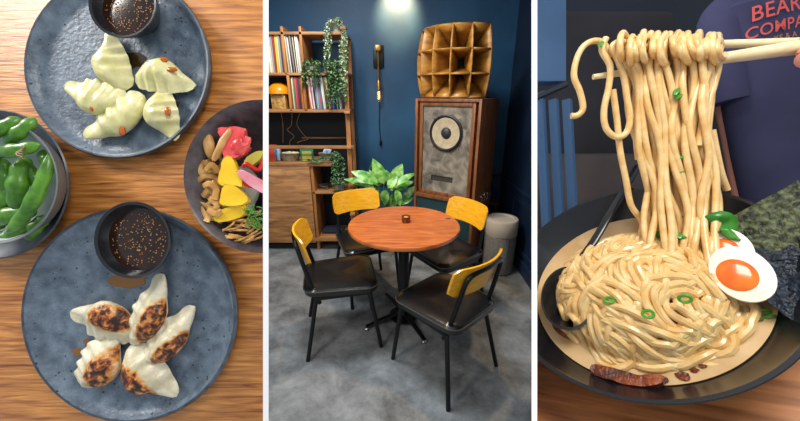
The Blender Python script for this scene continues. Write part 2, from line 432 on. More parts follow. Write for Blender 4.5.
# ---- table
TX, TY = .025, 1.995
t = thing('bistro_table', 'round red-brown wooden bistro table on black cross base', 'table', T((TX, TY, 0)))
obj('tabletop', rlathe([(0, .705), (.352, .705), (.360, .710), (.362, .722), (.358, .73), (0, .73)], 96), M_top, t)
obj('column', rlathe([(0, .02), (.10, .02), (.10, .03), (.04, .05), (.036, .06), (.036, .69), (.09, .695), (.09, .705), (0, .705)], 32), M_black, t)
base = math.atan2(-.137, -.267)
for k in range(4):
    a = base+k*PI/2; d = V((math.cos(a), math.sin(a), 0))
    f = obj('foot', tubebm([d*.03+V((0, 0, .055)), d*.15+V((0, 0, .045)), d*.29+V((0, 0, .026))], [.02, .018, .014], 8, flat=.8), M_black, t)
    obj('foot_pad', rlathe([(0, 0), (.018, 0), (.018, .014), (.01, .022), (0, .022)], 16, c=d*.285), M_steel, f)
obj('badge', rlathe([(0, .7301), (.018, .7301), (.018, .7325), (0, .7325)], 20, c=(.30, .10, 0), squash=(1, .6)), M_steel, t)
p = onz(406, 222, .73)
t = thing('tea_light_holder', 'small amber glass tea light holder on the round table', 'candle holder', T((p.x, p.y, .7305)))
obj('glass_cup', rlathe([(0, 0), (.026, 0), (.029, .01), (.029, .042), (.025, .042), (.024, .012), (0, .012)], 24), M_amber, t)
obj('candle', rlathe([(0, .013), (.021, .013), (.021, .030), (0, .030)], 16), M_wax, t)

# ---- bookcase
BY = 3.10; BD = .34
def bx(px, py): q = ony(px, py, BY); return q.x, q.z
z1 = bx(300, 33)[1]; z2 = bx(300, 74)[1]; z3 = bx(300, 111)[1]; z4 = bx(300, 147)[1]; z5 = bx(300, 163)[1]; z6 = bx(330, 193)[1]; z7 = bx(330, 236)[1]
xL = -1.95; xR = bx(344, 33)[0]
t = thing('bookcase', 'tall reclaimed wood bookcase against the blue wall with fold-down panel', 'bookcase', T((0, BY, 0)))
def bd(name, x0, x1, z, th=.022, y0=0, y1=BD, m=M_oldb):
    return obj(name, newbox(((x0+x1)/2, (y0+y1)/2, z), (abs(x1-x0), abs(y1-y0), th), .002), m, t)
bd('shelf_board', xL, xR+.01, z1); bd('shelf_board', xL, xR+.01, z2); bd('shelf_board', xL, xR+.02, z3, .026)
bd('rail', xL, xR+.04, z4, .028, -.02, .01); bd('rail', -1.0, xR+.02, z4+.045, .014, BD-.03, BD)
bd('worktop', xL, bx(333, 163)[0], z5-.012, .03, -.02)
bd('shelf_board', bx(313, 193)[0]-.02, xR, z6, .02); bd('shelf_board', bx(313, 236)[0]-.03, xR+.02, z7-.03, .03, -.03)
def up(name, x, z0, za, w=.022, y0=0, y1=BD, m=M_oldv):
    return obj(name, newbox((x, (y0+y1)/2, (z0+za)/2), (w, abs(y1-y0), za-z0), .002), m, t)
xd1 = bx(283.5, 50)[0]; xd2 = bx(301.5, 50)[0]
up('divider', xd1, z2, z1+.05); up('divider', xd2, z2, z1+.05)
up('divider', bx(289, 90)[0], z3, z2); up('divider', bx(303, 90)[0]+.01, z3, z2)
up('post', xR-.005, .0, z1+.01, .04, -.005, .035); up('post', xR-.005, .0, z1+.01, .035, BD-.04, BD)
up('post', xL, .0, z1+.05, .04, 0, BD)
xs = bx(311, 163)[0]
up('side_panel', xs, .0, z5-.03, .026, .0, BD)
# pegs of the post
for zz in (z1+.03, z3-.01, z4, z6+.09, z7+.25):
    obj('peg', newbox((xR+.0, -.02, zz), (.05, .07, .022), .004), M_oldb, t)
obj('back_panel', newbox(((xL+xR)/2, BD+.006, (z5+z3)/2), (xR-xL, .012, z3-z5)), M_backp, t)
obj('back_panel', newbox(((xL+xd2)/2, BD+.006, (z1+z3)/2), (xd2-xL, .012, z1-z3)), M_backp, t)
obj('back_panel', newbox(((xs+xR)/2, BD+.006, z5/2), (xR-xs, .012, z5)), M_backp, t)
dr = obj('door', newbox(((xL+xs)/2-.005, -.012, (z5-.03+.09)/2), (xs-xL-.02, .024, z5-.03-.09), .003), M_old, t)
obj('plinth', newbox(((xL+xs)/2, .05, .025), (xs-xL, .02, .05)), M_backp, t)

# ---- records
COLS = {'white': (226,226,220), 'cream': (208,194,160), 'grey': (140,140,140), 'dark grey': (56,56,60), 'black': (22,22,24), 'red': (170,36,34), 'yellow': (214,196,44),
        'pink': (204,70,110), 'blue': (46,96,160), 'pale blue': (150,190,214), 'green': (70,130,70), 'brown': (112,72,46), 'teal': (40,120,120), 'orange': (206,110,40)}
def row_records(x0, x1, zb, names, where, tilt=0, hh=.30):
    n = len(names); w = (x1-x0)/n
    for i, c in enumerate(names):
        lean = tilt*(1 if i % 3 else .6) + random.uniform(-.012, .012)
        h = hh - random.uniform(0, .012); th = w*.80; dpt = random.uniform(0.004, .02)
        bm = newbox((0, .155, h/2), (th, .31, h), .0008)
        bl = names[i-1] if i else None; br = names[i+1] if i+1 < n else None
        nb = ('between a %s and a %s one' % (bl, br)) if bl and br else ('beside a %s one at the end' % (bl or br))
        o = obj('record_sleeve', bm, mat('sleeve '+c, COLS[c], .6), M=T((x0+w*(i+.5)-math.sin(lean)*h/2, BY+.01+dpt, zb+.001)) @ Matrix.Rotation(lean, 4, 'Y'))
        tag(o, '%s record sleeve %s, %s' % (c, nb, where), 'record', 'record sleeves in the bookcase')
seen_ = set(); rr_ = random.Random(11)
def mix(n, extra):
    base_ = ['white', 'grey', 'cream', 'white', 'dark grey', 'pale blue', 'brown', 'grey', 'cream']+extra; L = []
    while len(L) < n:
        c_ = rr_.choice(base_)
        if L and c_ == L[-1]: continue
        if len(L) > 1:
            if (L[-2], L[-1], c_) in seen_: 
                if rr_.random() < .98: continue
            seen_.add((L[-2], L[-1], c_))
        L.append(c_)
    return L
row_records(bx(258, 60)[0], xd1-.014, z2+.012, mix(13, ['yellow', 'red', 'green']), 'above the orange lamp', 0)
row_records(xd1+.014, xd2-.03, z2+.012, mix(12, ['black']), 'top shelf middle bay', -.05)
row_records(bx(291, 90)[0], bx(302, 90)[0], z3+.015, ['cream', 'green', 'pink', 'red', 'dark grey', 'brown', 'orange'], 'narrow lower bay', 0, .27)
row_records(bx(307, 90)[0], xR-.06, z3+.015, mix(24, ['pink', 'yellow', 'blue', 'black', 'teal', 'orange']), 'under the ivy', -.07, .27)
# orange dome lamp
lx, lz = bx(276, 100)[0], z3+.014
t = thing('carved_box', 'carved golden wooden box under the orange dome lamp', 'box', T((lx, BY+.12, lz)))
obj('body', newbox((0, 0, .065), (.13, .13, .13), .004), mat('carved wood', (150,106,48), .5, c2=(206,160,86), scale=40, bump=.6), t)
t = thing('dome_lamp', 'orange dome lamp sitting on carved box in the bookcase', 'lamp', T((lx, BY+.12, lz+.131)))
obj('shade', rlathe([(.105, 0), (.104, .03), (.09, .06), (.06, .085), (.02, .097), (0, .098), (0, .094), (.02, .093), (.058, .081), (.086, .057), (.100, .03), (.101, 0)], 40), M_gold, t)
obj('base', rlathe([(0, 0), (.035, 0), (.035, .01), (.012, .02), (.012, .09), (0, .09)], 20), M_black, t)
# cables in the open middle bay
for pts, lb in (([(292, 113), (291.5, 125), (287.5, 130), (294, 136), (290, 141), (290, 146)], 'tan cable looping against the black back panel'),
                ([(300, 113), (297, 124), (303, 134), (308, 139), (301, 141), (297, 143)], 'tan cable hanging down onto the shelf rail'),
                ([(281, 112), (283, 125), (283, 143)], 'straight tan cable hanging near the carved box')):
    o = obj('cable', tubebm(smooth([ony(a, b, BY+BD-.02) for a, b in pts], 5), .004, 6), M_cable, M=ID); tag(o, lb, 'cable')
# worktop items
zt = z5+.004
def wx(px, py=160, y=BY+.08): return ony(px, py, y).x
t = thing('tea_carton', 'red and blue carton at the end of the worktop', 'carton', T((wx(271), BY+.1, zt)))
obj('carton_body', newbox((0, 0, .075), (.10, .08, .15), .002), mat('red card', (214,66,34), .5), t)
obj('side_label', newbox((.053, 0, .075), (.006, .07, .14)), mat('sky blue card', (60,150,196), .5), t)
o = obj('paper_packet', newbox((0, 0, .07), (.06, .05, .14), .004), mat('blue packet', (66,150,190), .5, c2=(220,200,190), scale=30), M=T((wx(276.5), BY+.13, zt))); tag(o, 'pale blue paper packet behind the red carton', 'packet')
def basket(px, label, w, y=.10):
    t = thing('wicker_basket', label, 'basket', T((wx(px), BY+y, zt)), 'wicker baskets on the worktop')
    obj('basket_body', rlathe([(0, 0), (w*.42, 0), (w*.5, .035), (w*.54, .07), (w*.5, .072), (w*.47, .035), (w*.39, .006), (0, .006)], 32, squash=(1, .7)), M_wick, t)
    obj('rim', tubebm([(w*.53*math.cos(a), w*.37*math.sin(a), .072) for a in [2*PI*k/32 for k in range(33)]], .005, 6), M_wick, t)
    return t
basket(290, 'wicker basket heaped with pale paper sachets', .17)
for k in range(9):
    bm = bmesh.new(); blob(bm, (0, 0, .012), (.022, .016, .012), sub=2, wob=.2, seed=k)
    a = k*2.4; rr = .02+.012*math.sqrt(k)
    o = obj('sachet', bm, mat('pale sachet', (222,208,170), .6), M=T((wx(290)+rr*math.cos(a)*1.2, BY+.10+rr*.7*math.sin(a), zt+.062)))
    tag(o, 'pale cream sachet heaped in the larger wicker basket', 'sachet', 'sachets heaped in the larger basket')
basket(326, 'small wicker basket holding folded blue and white packets', .13)
o = obj('snack_packet', newbox((0, 0, .045), (.07, .02, .09), .002), mat('blue white packet', (70,140,190), .5, c2=(225,225,225), scale=25), M=T((wx(325), BY+.10, zt+.035)) @ Matrix.Rotation(.4, 4, 'Y'))
tag(o, 'blue and white packet standing in the small wicker basket', 'packet')
t = thing('drinks_card', 'green and yellow printed card standing between the wicker baskets', 'card', T((wx(308), BY+.06, zt)))
obj('card', newbox((0, 0, .06), (.125, .006, .115)), mat('green card', (40,140,96), .5), t)
obj('print', boxes([((0, -.004, .082), (.09, .002, .03)), ((0, -.004, .04), (.09, .002, .032)), ((-.015, -.0045, .012), (.06, .002, .008))]), mat('yellow print', (226,208,90), .5), t)

# ---- trailing plants on the bookcase
def trailing(name, label, base, strands, m, lw, pot=True, potm=M_pot, spread=.03, step=.016):
    t = thing(name, label, 'plant', T(base))
    if pot: obj('pot', rlathe([(0, 0), (.045, 0), (.058, .08), (.052, .08), (.04, .01), (0, .01)], 24), potm, t)
    bm = bmesh.new(); bs = bmesh.new()
    for pts in strands:
        P = smooth([V(p) for p in pts], 6); tube(bs, P, .0016, 5)
        L = 0
        for a, b in zip(P, P[1:]):
            L += (b-a).length
            while L > step:
                L -= step
                for _ in range(2):
                    d = V((random.uniform(-1, 1), random.uniform(-1, .5), random.uniform(-.4, .7)))
                    leaf(bm, b, d, lw*random.uniform(.8, 1.4), lw*.7, .8, n=3)
    obj('foliage', bm, m, t); obj('stems', bs, M_stem, t)
    return t
def strands_px(base, pix, y=BY-.03):
    out = []
    for s in pix:
        out.append([ony(a, b, y+random.uniform(-.02, .02))-base for a, b in s])
    return out
b0 = V((bx(336, 30)[0], BY+.06, z1+.012))
S = []
for k in range(13):
    ex = random.uniform(340, 347); S.append([(336, 24), (338+random.uniform(-3, 3), 19+random.uniform(-1, 3)), (343+random.uniform(-1, 2), 30), (ex, 45), (ex-1+random.uniform(-2, 2), random.uniform(60, 100))])
for k in range(5):
    ex = random.uniform(324, 331); S.append([(335, 22), (330, 20), (ex, 30), (ex, 45), (ex+random.uniform(-1, 1), random.uniform(50, 62))])
trailing('string_plant', 'silvery trailing plant spilling over the top corner of the bookcase', b0, strands_px(b0, S), M_leafs, .020)
b0 = V((bx(328, 70)[0], BY+.08, z2+.012)); S = []
for k in range(16):
    ex = random.uniform(325, 345); S.append([(328, 66), (ex-3, 62+random.uniform(-3, 4)), (ex, 75), (ex+random.uniform(-1, 2), random.uniform(85, 106))])
trailing('ivy_plant', 'dense variegated ivy hanging over the coloured records', b0, strands_px(b0, S), M_leafd, .026)
b0 = V((bx(309, 70)[0], BY+.08, z2+.012)); S = []
for k in range(10):
    ex = random.uniform(301, 320); S.append([(310, 67), (ex, 61+random.uniform(-2, 4)), (ex+random.uniform(-2, 1), 72), (ex-1, random.uniform(76, 90))])
trailing('ivy_plant', 'smaller ivy clump trailing beside the bookcase divider', b0, strands_px(b0, S), M_leafd, .026)
b0 = V((bx(340, 190)[0]-.02, BY+.10, z6+.011)); S = []
for k in range(12):
    ex = random.uniform(332, 344); S.append([(339, 168), (336, 153), (ex, 160), (ex, random.uniform(172, 188))])
for k in range(4):
    S.append([(338, 158), (326, 158), (316, 159+k), (308, 159)])
trailing('ivy_plant', 'leafy ivy hanging at the lower post of the bookcase', b0, strands_px(b0, S), M_leafd, .024)
o = obj('wire_bundle', tubebm(smooth([V((bx(322, 190)[0]+.05*math.cos(a*1.7), BY+.12+.05*math.sin(a*1.3), z6+.014+.004*a)) for a in range(14)], 4), .004, 6), M_steel, M=ID); tag(o, 'coiled grey wire on the small lower shelf', 'wire')
o = obj('folded_cloth', newbox((0, 0, .02), (.22, .16, .03), .012), mat('dark blue cloth', (28,30,48), .9, bump=.4), M=T((bx(330, 225)[0], BY+.16, z7-.014))); tag(o, 'folded dark blue cloth on the bottom shelf of the bookcase', 'cloth')

# ---- wall lamp
sx, sz = -.207, 1.95
t = thing('wall_lamp', 'brass and black wall lamp with bare filament bulb on blue wall', 'lamp', T((sx, WY, sz)))
obj('wall_plate', newbox((0, -.012, -.085), (.10, .02, .2), .003), M_black, t)
obj('mount_block', newbox((0, -.05, -.015), (.05, .07, .05), .004), M_brass, t)
obj('rod', tubebm([(0, -.075, -.03), (0, -.075, -.30)], .006, 8), M_brass, t)
obj('socket', rlathe([(0, -.38), (.02, -.38), (.02, -.32), (.012, -.30), (0, -.30)], 20, c=(0, -.075, 0)), M_brass, t)
bl = obj('bulb', rlathe([(0, -.50), (.014, -.497), (.026, -.47), (.024, -.43), (.014, -.385), (0, -.38)], 24, c=(0, -.075, 0)), M_glass, t)
obj('filament', tubebm([V((.008*math.cos(k*1.5), -.075+.008*math.sin(k*1.5), -.40-.07*k/16)) for k in range(17)], .0022, 5), M_bulb, bl)
c = obj('cable', tubebm(smooth([(0, -.03, -.05), (.004, -.02, -.45), (-.006, -.02, -.70), (.004, -.02, -.88)], 5), .003, 6), M_black, t)
obj('switch', newbox((.004, -.02, -.90), (.022, .02, .06), .004), M_black, c)

# ---- peace lily
P0 = onz(386, 245, 0); P0 = V((-.13, 3.05, 0))
t = thing('leafy_plant', 'broad-leaved green plant in pale pot behind the table', 'plant', T(P0))
obj('pot', rlathe([(0, 0), (.10, 0), (.13, .30), (.12, .30), (.10, .26), (0, .26)], 36), M_pot, t)
bm = bmesh.new(); bs = bmesh.new()
LV = [(384, 184, 372, 162, .115), (392, 184, 404, 167, .115), (394, 186, 417, 175, .07), (390, 190, 414, 186, .095), (403, 199, 416, 189, .075), (378, 183, 351, 177, .10), (374, 186, 344, 184, .085), (376, 188, 360, 199, .10),
      (386, 190, 384, 207, .09), (392, 194, 394, 211, .085), (381, 186, 368, 174, .09), (388, 188, 398, 178, .08), (400, 204, 415, 200, .06), (384, 194, 372, 207, .09), (396, 190, 400, 206, .07), (388, 182, 386, 172, .08), (380, 192, 374, 196, .09)]
for k, (a0_, b0_, a1_, b1_, w) in enumerate(LV):
    yy = P0.y-.10+.07*math.sin(k*2.1); bs_ = ony(a0_, b0_, yy)-P0; tip = ony(a1_, b1_, yy-.04*math.cos(k*1.3))-P0
    root = V((random.uniform(-.04, .04), random.uniform(-.04, .04), .26)); d = tip-bs_
    tube(bs, smooth([root, (root+bs_)/2+V((0, 0, .02)), bs_], 4), .004, 6)
    leaf(bm, bs_, d+V((0, 0, d.length*.30)), d.length*1.08, w, .55, up=V((.3*math.sin(k*2.3), -.75, .6)).normalized(), n=9)
tube(bs, smooth([(0, 0, .26), ony(368, 185, P0.y)-P0, ony(373, 160, P0.y)-P0], 5), .004, 6)
obj('foliage', bm, M_leaf, t); obj('stems', bs, M_stem, t)

# ---- speaker tower
A = math.radians(-34)
MC = T((.130, 2.95, 0)) @ RZ(A)     # local x along the front, y into the cabinet
CW, CH, CDp, CT = .59, 1.492, .40, .024
t = thing('speaker_cabinet', 'tall walnut open-front cabinet with teal lower panel holding the loudspeaker', 'cabinet', MC)
obj('side_panel', newbox((CT/2, CDp/2, CH/2), (CT, CDp, CH), .002), M_walnut, t)
obj('side_panel', newbox((CW-CT/2, CDp/2, CH/2), (CT, CDp, CH), .002), M_walnut, t)
obj('top_panel', newbox((CW/2, CDp/2, CH-CT/2), (CW-2*CT, CDp, CT), .002), M_walnut, t)
obj('shelf_board', newbox((CW/2, CDp/2, .655), (CW-2*CT, CDp, .036), .002), M_walnut, t)
obj('back_panel', newbox((CW/2, CDp-.008, CH/2), (CW-2*CT, .014, CH-.05)), M_backp, t)
obj('lower_panel', newbox((CW/2, .02, .335), (CW-2*CT, .012, .60)), M_teal, t)
obj('plinth', newbox((CW/2, .03, .018), (CW-2*CT, .02, .034)), M_walnut, t)
for k in range(3):
    h = obj('hook', tubebm(smooth([(CW+.001, .10+.07*k, .70), (CW+.025, .10+.07*k, .70), (CW+.03, .10+.07*k, .66), (CW+.018, .10+.07*k, .645)], 4), .004, 6), M_steel, t); h['label'] = 'small steel hook'
SW, SH = .50, .79
t = thing('loudspeaker', 'vintage loudspeaker with cream cone and mottled grey baffle inside walnut cabinet', 'speaker', MC @ T(((CW-SW)/2-.005, .012, .674)))
obj('enclosure', newbox((SW/2, .17, SH/2), (SW, .28, SH), .003), M_walnut, t)
obj('frame', boxes([((.015, .015, SH/2), (.03, .03, SH)), ((SW-.015, .015, SH/2), (.03, .03, SH)), ((SW/2, .015, SH-.015), (SW-.06, .03, .03)), ((SW/2, .015, .015), (SW-.06, .03, .03))], .003), M_walnut, t)
# baffle with real port recess
bf_ = bmesh.new()
px0, px1, pz0, pz1 = .12, .33, .125, .175
x0, x1, q0, q1 = .03, SW-.03, .03, SH-.03
for c in (((x0+px0)/2, (q0+q1)/2, px0-x0, q1-q0), ((px1+x1)/2, (q0+q1)/2, x1-px1, q1-q0), ((px0+px1)/2, (q0+pz0)/2, px1-px0, pz0-q0), ((px0+px1)/2, (pz1+q1)/2, px1-px0, q1-pz1)):
    box(bf_, (c[0], .018, c[1]), (c[2], .008, c[3]))
bfo = obj('baffle', bf_, M_baffle, t, sm=False)
obj('port', newbox(((px0+px1)/2, .0245, (pz0+pz1)/2), (px1-px0, .004, pz1-pz0)), mat('port wood', (60,52,44), .7), bfo)
RY = Matrix.Rotation(PI/2, 4, 'X')
def facing(prof, seg, c):
    bm = bmesh.new(); lathe(bm, prof, seg); bmesh.ops.transform(bm, matrix=T(c) @ RY, verts=bm.verts[:]); return bm
wc = (SW/2, .014, .545)
w = obj('woofer', facing([(.150, -.002), (.150, .014), (.140, .018), (.128, .014), (.124, .006)], 64, wc), M_rubber, t)
obj('cone', facing([(.129, .012), (.10, .007), (.05, .002), (0, .002)], 64, wc), M_cone, w)
obj('dust_cap', facing([(.048, .001), (.04, .012), (.022, .021), (0, .024)], 40, wc), M_cap, w)
for k in range(4):
    a = PI/4+k*PI/2; s_ = obj('screw', facing([(.006, 0), (.006, .008), (0, .009)], 10, (wc[0]+.165*math.cos(a), .014, wc[2]+.165*math.sin(a))), M_steel, t)

# multicell horn
MH = MC @ T((CW/2-.05, .22, CH)) 
t = thing('multicell_horn', 'honey wood multicell horn with square openings on top of walnut cabinet', 'horn speaker', MH)
R_, Hh = .375, .262
def hp(th, s, r):
    rr = r*(1-.10*s*s); return V((rr*math.sin(th), -rr*math.cos(th)+.12, .272+s*Hh*(r/R_)*(1)))
ths = [math.radians(a) for a in (-62, -37, -12, 12, 37, 62)]; ss = (-1, -.34, .34, 1); r0 = .10
dth = .011
for i, th in enumerate(ths):
    bm = bmesh.new(); g = []
    for j in range(13):
        s = -1+2*j/12
        g.append([bm.verts.new(hp(th, s, r0+(R_-r0)*k/4)) for k in range(5)])
    for a, b in zip(g, g[1:]):
        for k in range(4): bm.faces.new((a[k], a[k+1], b[k+1], b[k]))
    obj('vertical_fin', bm, M_horn, t, solid=.012)
for s in ss:
    for i in range(5):
        bm = bmesh.new(); g = []
        for j in (0, 1):
            th = ths[i+j]; g.append([bm.verts.new(hp(th, s, r0+(R_-r0)*k/4)) for k in range(5)])
        for k in range(4): bm.faces.new((g[0][k], g[0][k+1], g[1][k+1], g[1][k]))
        obj('horizontal_fin', bm, M_horn, t, solid=.012)
obj('throat', rlathe([(0, -.07), (.10, -.07), (.10, .07), (.06, .09), (0, .09)], 24, c=(0, .10, .272)), M_backp, t)

# ---- bin
t = thing('air_purifier', 'round grey bin with cream lid between walnut cabinet and wall', 'bin', T((.895, 2.70, 0)))
obj('body', rlathe([(0, .0), (.125, .0), (.135, .012), (.139, .36), (.134, .365), (0, .365)], 64), M_greyp, t)
ld = obj('lid', rlathe([(0, .366), (.139, .366), (.141, .37), (.141, .49), (.133, .505), (.10, .508), (.095, .50), (0, .50)], 64), M_cream, t)
obj('seam', tubebm([(.03, -.1375, .02), (.03, -.1385, .36)], .0025, 6), M_steel, t)
t = thing('spray_bottle', 'small white spray bottle behind the round bin', 'bottle', T((.875, 3.17, 0.52)))
obj('bottle_body', rlathe([(0, 0), (.03, 0), (.033, .08), (.03, .10), (.012, .13), (.011, .16), (0, .16)], 24), mat('cloudy plastic', (190,186,178), .4), t)
obj('trigger', newbox((0, -.015, .175), (.022, .06, .03), .004), mat('cloudy plastic', (190,186,178), .4), t)
t = thing('side_stool', 'small dark stool behind the round bin carrying the spray bottle', 'stool', T((.875, 3.17, 0)))
obj('seat', newbox((0, 0, .505), (.2, .2, .03), .004), M_walnutd, t)
for a in (-1, 1):
    for b in (-1, 1): obj('leg', tubebm([(a*.08, b*.08, .49), (a*.085, b*.085, 0)], .011, 8), M_walnutd, t)

# ================================================================== LEFT: the dumpling table
o = obj('dining_table', newbox((-.40, 0, -.0185), (.56, .80, .036), .001), M_tabL, M=ML); tag(o, 'warm oak dining table laid with dumpling plates', 'table')
trim_to_stand(o, 263.3, True)
def plate(cpx, cpy, rpx, label, cat='plate'):
    rh = .014; c = LP(cpx, cpy, rh*.7); r = rpx*(ZL-rh)/F
    t = thing('stoneware_plate', label, cat, ML @ T((c.x, c.y, 0.0005)), 'grey stoneware plates')
    obj('dish', rlathe([(0, .0035), (r*.80, .0035), (r*.885, .0045), (r*.925, .008), (r*.965, rh), (r*.975, rh+.0004), (r*.975, rh-.002)], 128), M_plate, t)
    obj('rim', rlathe([(r*.970, rh+.0006), (r*.988, rh+.001), (r, rh-.001), (r*.99, rh*.5), (r*.90, .001), (r*.8, 0), (0, 0)], 128), M_rim, t)
    return t
plate(120, 67, 93, 'grey stoneware plate holding the five steamed dumplings')
plate(132, 314, 108, 'large grey stoneware plate holding five pan-fried dumplings')
PT = .0045
def sauce_bowl(cpx, cpy, rpx, label):
    h = .034; c = LP(cpx, cpy, h); r = rpx*(ZL-h)/F
    t = thing('sauce_bowl', label, 'bowl', ML @ T((c.x, c.y, PT)), 'black dipping sauce bowls'); h -= PT
    obj('bowl_shell', rlathe([(0, .0), (r*.55, 0), (r*.60, .003), (r*.82, h*.5), (r, h), (r*.99, h+.0012), (r*.92, h), (r*.80, h*.55), (r*.6, .006), (0, .005)], 64), M_blk, t)
    t2 = obj('dipping_sauce', rlathe([(0, h*.66), (r*.83, h*.66), (r*.84, h*.655)], 48), M_sauce, M=ML @ T((c.x, c.y, PT)))
    tag(t2, 'dark dipping sauce with sesame filling '+('the cut-off upper bowl' if cpy < 100 else 'the bowl beside the fried dumplings'), 'sauce')
    bm = bmesh.new()
    for k in range(170):
        a = random.uniform(0, 2*PI); q = r*.74*math.sqrt(random.random())
        blob(bm, (q*math.cos(a), q*math.sin(a), h*.66+.0004), (.0009, .0006, .0004), Matrix.Rotation(random.uniform(0, PI), 3, 'Z'), sub=1)
    g = obj('sesame_seeds', bm, M_ses, M=ML @ T((c.x, c.y, PT))); tag(g, 'sesame seeds and chilli flakes floating on '+('the upper sauce' if cpy < 100 else 'the lower sauce'), 'sesame', kind='stuff')
sauce_bowl(123, 4, 34, 'black sauce bowl at the edge of the steamed dumpling plate')
sauce_bowl(133, 240, 38.5, 'black sauce bowl on the fried dumpling plate')
def smear(px, py, w, h, rot, label, m=M_stain):
    c = LP(px, py, PT); bm = bmesh.new(); n = 28; P = []
    for k in range(n):
        a = 2*PI*k/n; q = 1+.22*noise.noise(V((math.cos(a)*1.6+px, math.sin(a)*1.6, py*.1)))*2
        P.append((LS(w)/2*q*math.cos(a), LS(h)/2*q*math.sin(a)))
    prism(bm, P, 0, .0005)
    o = obj('sauce_smear', bm, m, M=ML @ T((c.x, c.y, PT-.0006)) @ RZ(rot)); tag(o, label, 'sauce')
smear(130, 60, 34, 18, -.1, 'brown sauce puddle under the black bowl on the upper plate')
smear(128, 281, 36, 14, 0, 'orange brown sauce smear below the lower sauce bowl', mat('amber smear', (126,84,30), .2))
smear(77, 352, 10, 8, 0, 'small round sauce drop beside the darkest fried dumpling', mat('amber smear', (126,84,30), .2))
smear(87, 343, 7, 9, .4, 'tiny sauce drop just above the other drop', mat('amber smear', (126,84,30), .2))
smear(177, 104, 5, 5, 0, 'small sauce spot on the rim side of the upper plate')

def gyoza(cpx, cpy, Lp, Wp, ang, label, fried=False, seam=1, hgt=.020, bend=.22, pleat=5, tipup=.006, sear_c=(0, 0), tail=.65):
    """crescent dumpling: plump belly, thin crimped seam along one side; x along, seam towards seam*y"""
    c = LP(cpx, cpy, hgt*.6); L = LS(Lp, .012)/2; W = LS(Wp, .012)/2
    nt_, na = 44, 26; bm = bmesh.new(); lay = bm.verts.layers.float.new('sear'); rings = []
    sd = cpx*.37
    for i in range(nt_+1):
        t_ = -1+2*i/nt_; e = max(0, 1-t_*t_)
        tl = max(0, t_)                      # the +x end draws out into a tail
        q_ = max(0, min(1, (t_-.25)/.6)); q_ = q_*q_*(3-2*q_)
        wv = e**.66*(1-.52*q_*tail); hv = e**.58*(1-.50*q_*tail)
        ring = []
        for k in range(na):
            a = 2*PI*k/na; ca, sa = math.cos(a), math.sin(a)
            x = (L*t_+L*.38*tail*max(0, t_-.62)/.38)/(1+.16*tail)
            y = W*.74*wv*ca
            z = hgt*.5*hv*(1+sa*.98) + .0010
            pl = math.sin((t_*pleat+.25)*PI)
            if ca > .35:                     # the crimped seam, a thin wavy frill
                f = ((ca-.35)/.65)**1.3
                y += f*(W*.40*(e**.35)+.0016)*(1+.10*pl)
                mid = hgt*(.50 if not fried else .34)*(.35+.65*hv)
                z = z*(1-f*.95)+f*.95*mid + f*.0012*pl
            if sa > 0 and ca > -.35: z += .0014*(pl if not fried else .3*pl)*sa*min(1, (ca+.35)/.8)*hv
            y += bend*W*2*(t_*t_)
            tip = max(0, abs(t_)-.70)/.30
            z += tipup*tip*tip
            p_ = V((x, y*seam, z)); nn = noise.noise(p_*60+V((sd, 0, 0))); n2 = noise.noise(p_*150+V((0, sd, 0)))
            p_ += V((0, 0, 1))*(nn*.0016+n2*.0006)*hv + V((0, 1, 0))*nn*.0012
            v = bm.verts.new(p_); ring.append(v)
            if fried:
                qx = (x/L-sear_c[0])/.74; qy = (y/W-sear_c[1])/.66
                d = math.sqrt(qx*qx+qy*qy)+.25*nn
                v[lay] = max(0, min(1, (1.10-d)/.40)) * (1 if sa > -.1 else .0)
        rings.append(ring)
    for a, b in zip(rings, rings[1:]):
        for k in range(na): bm.faces.new((a[k], a[(k+1) % na], b[(k+1) % na], b[k]))
    bm.faces.new(rings[0][::-1]); bm.faces.new(rings[-1])
    if not fried: bm.verts.layers.float.remove(lay)
    o = obj('fried_dumpling' if fried else 'steamed_dumpling', bm, M_fry if fried else M_dump, M=ML @ T((c.x, c.y, PT)) @ RZ(math.radians(ang)))
    o.data.shade_smooth() if hasattr(o.data, 'shade_smooth') else None
    tag(o, label, 'dumpling', 'pan-fried dumplings' if fried else 'steamed dumplings'); return c
H2 = .022
gyoza(109, 66, 62, 36, 108, 'steamed dumpling closest to the upper sauce bowl with upright tip', hgt=H2, seam=-1)
gyoza(163, 73, 60, 34, -8, 'steamed dumpling apart at the plate side with orange oil spots', hgt=H2, seam=-1)
gyoza(97, 102, 64, 36, 170, 'steamed dumpling with fanned pleats below the upright one', hgt=H2, seam=-1)
gyoza(122, 121, 72, 36, 216, 'steamed dumpling lying diagonally in the middle of the lower row', hgt=H2, seam=-1)
gyoza(159, 115, 52, 34, -74, 'steamed dumpling pointing down at the lower edge of the cluster', hgt=H2, seam=1)
for (x, y, w_, h_, lb) in ((163, 59, 8, 6, 'orange oil spot on top of the separate steamed dumpling'), (171, 69, 10, 5, 'orange oil streak beside the spot on the separate dumpling'), (91, 106, 4, 10, 'red oil streak on the fan-pleated dumpling'),
                        (121, 131, 6, 9, 'orange oil drip on the diagonal dumpling'), (153, 112, 10, 7, 'orange oil patch on the downward dumpling'), (167, 111, 6, 8, 'small oil patch beside the bigger patch')):
    c = LP(x, y, .025); bm = bmesh.new(); blob(bm, (0, 0, 0), (LS(w_)/2, LS(h_)/2, .0022), sub=2, wob=.5, seed=x)
    o = obj('chilli_oil_drop', bm, M_chil, M=ML @ T((c.x, c.y, .0235))); tag(o, lb, 'sauce')
gyoza(108, 316, 68, 42, 160, 'fried dumpling with a long pale pointed tail and speckled top', True, seam=1, hgt=.024, sear_c=(-.25, -.1))
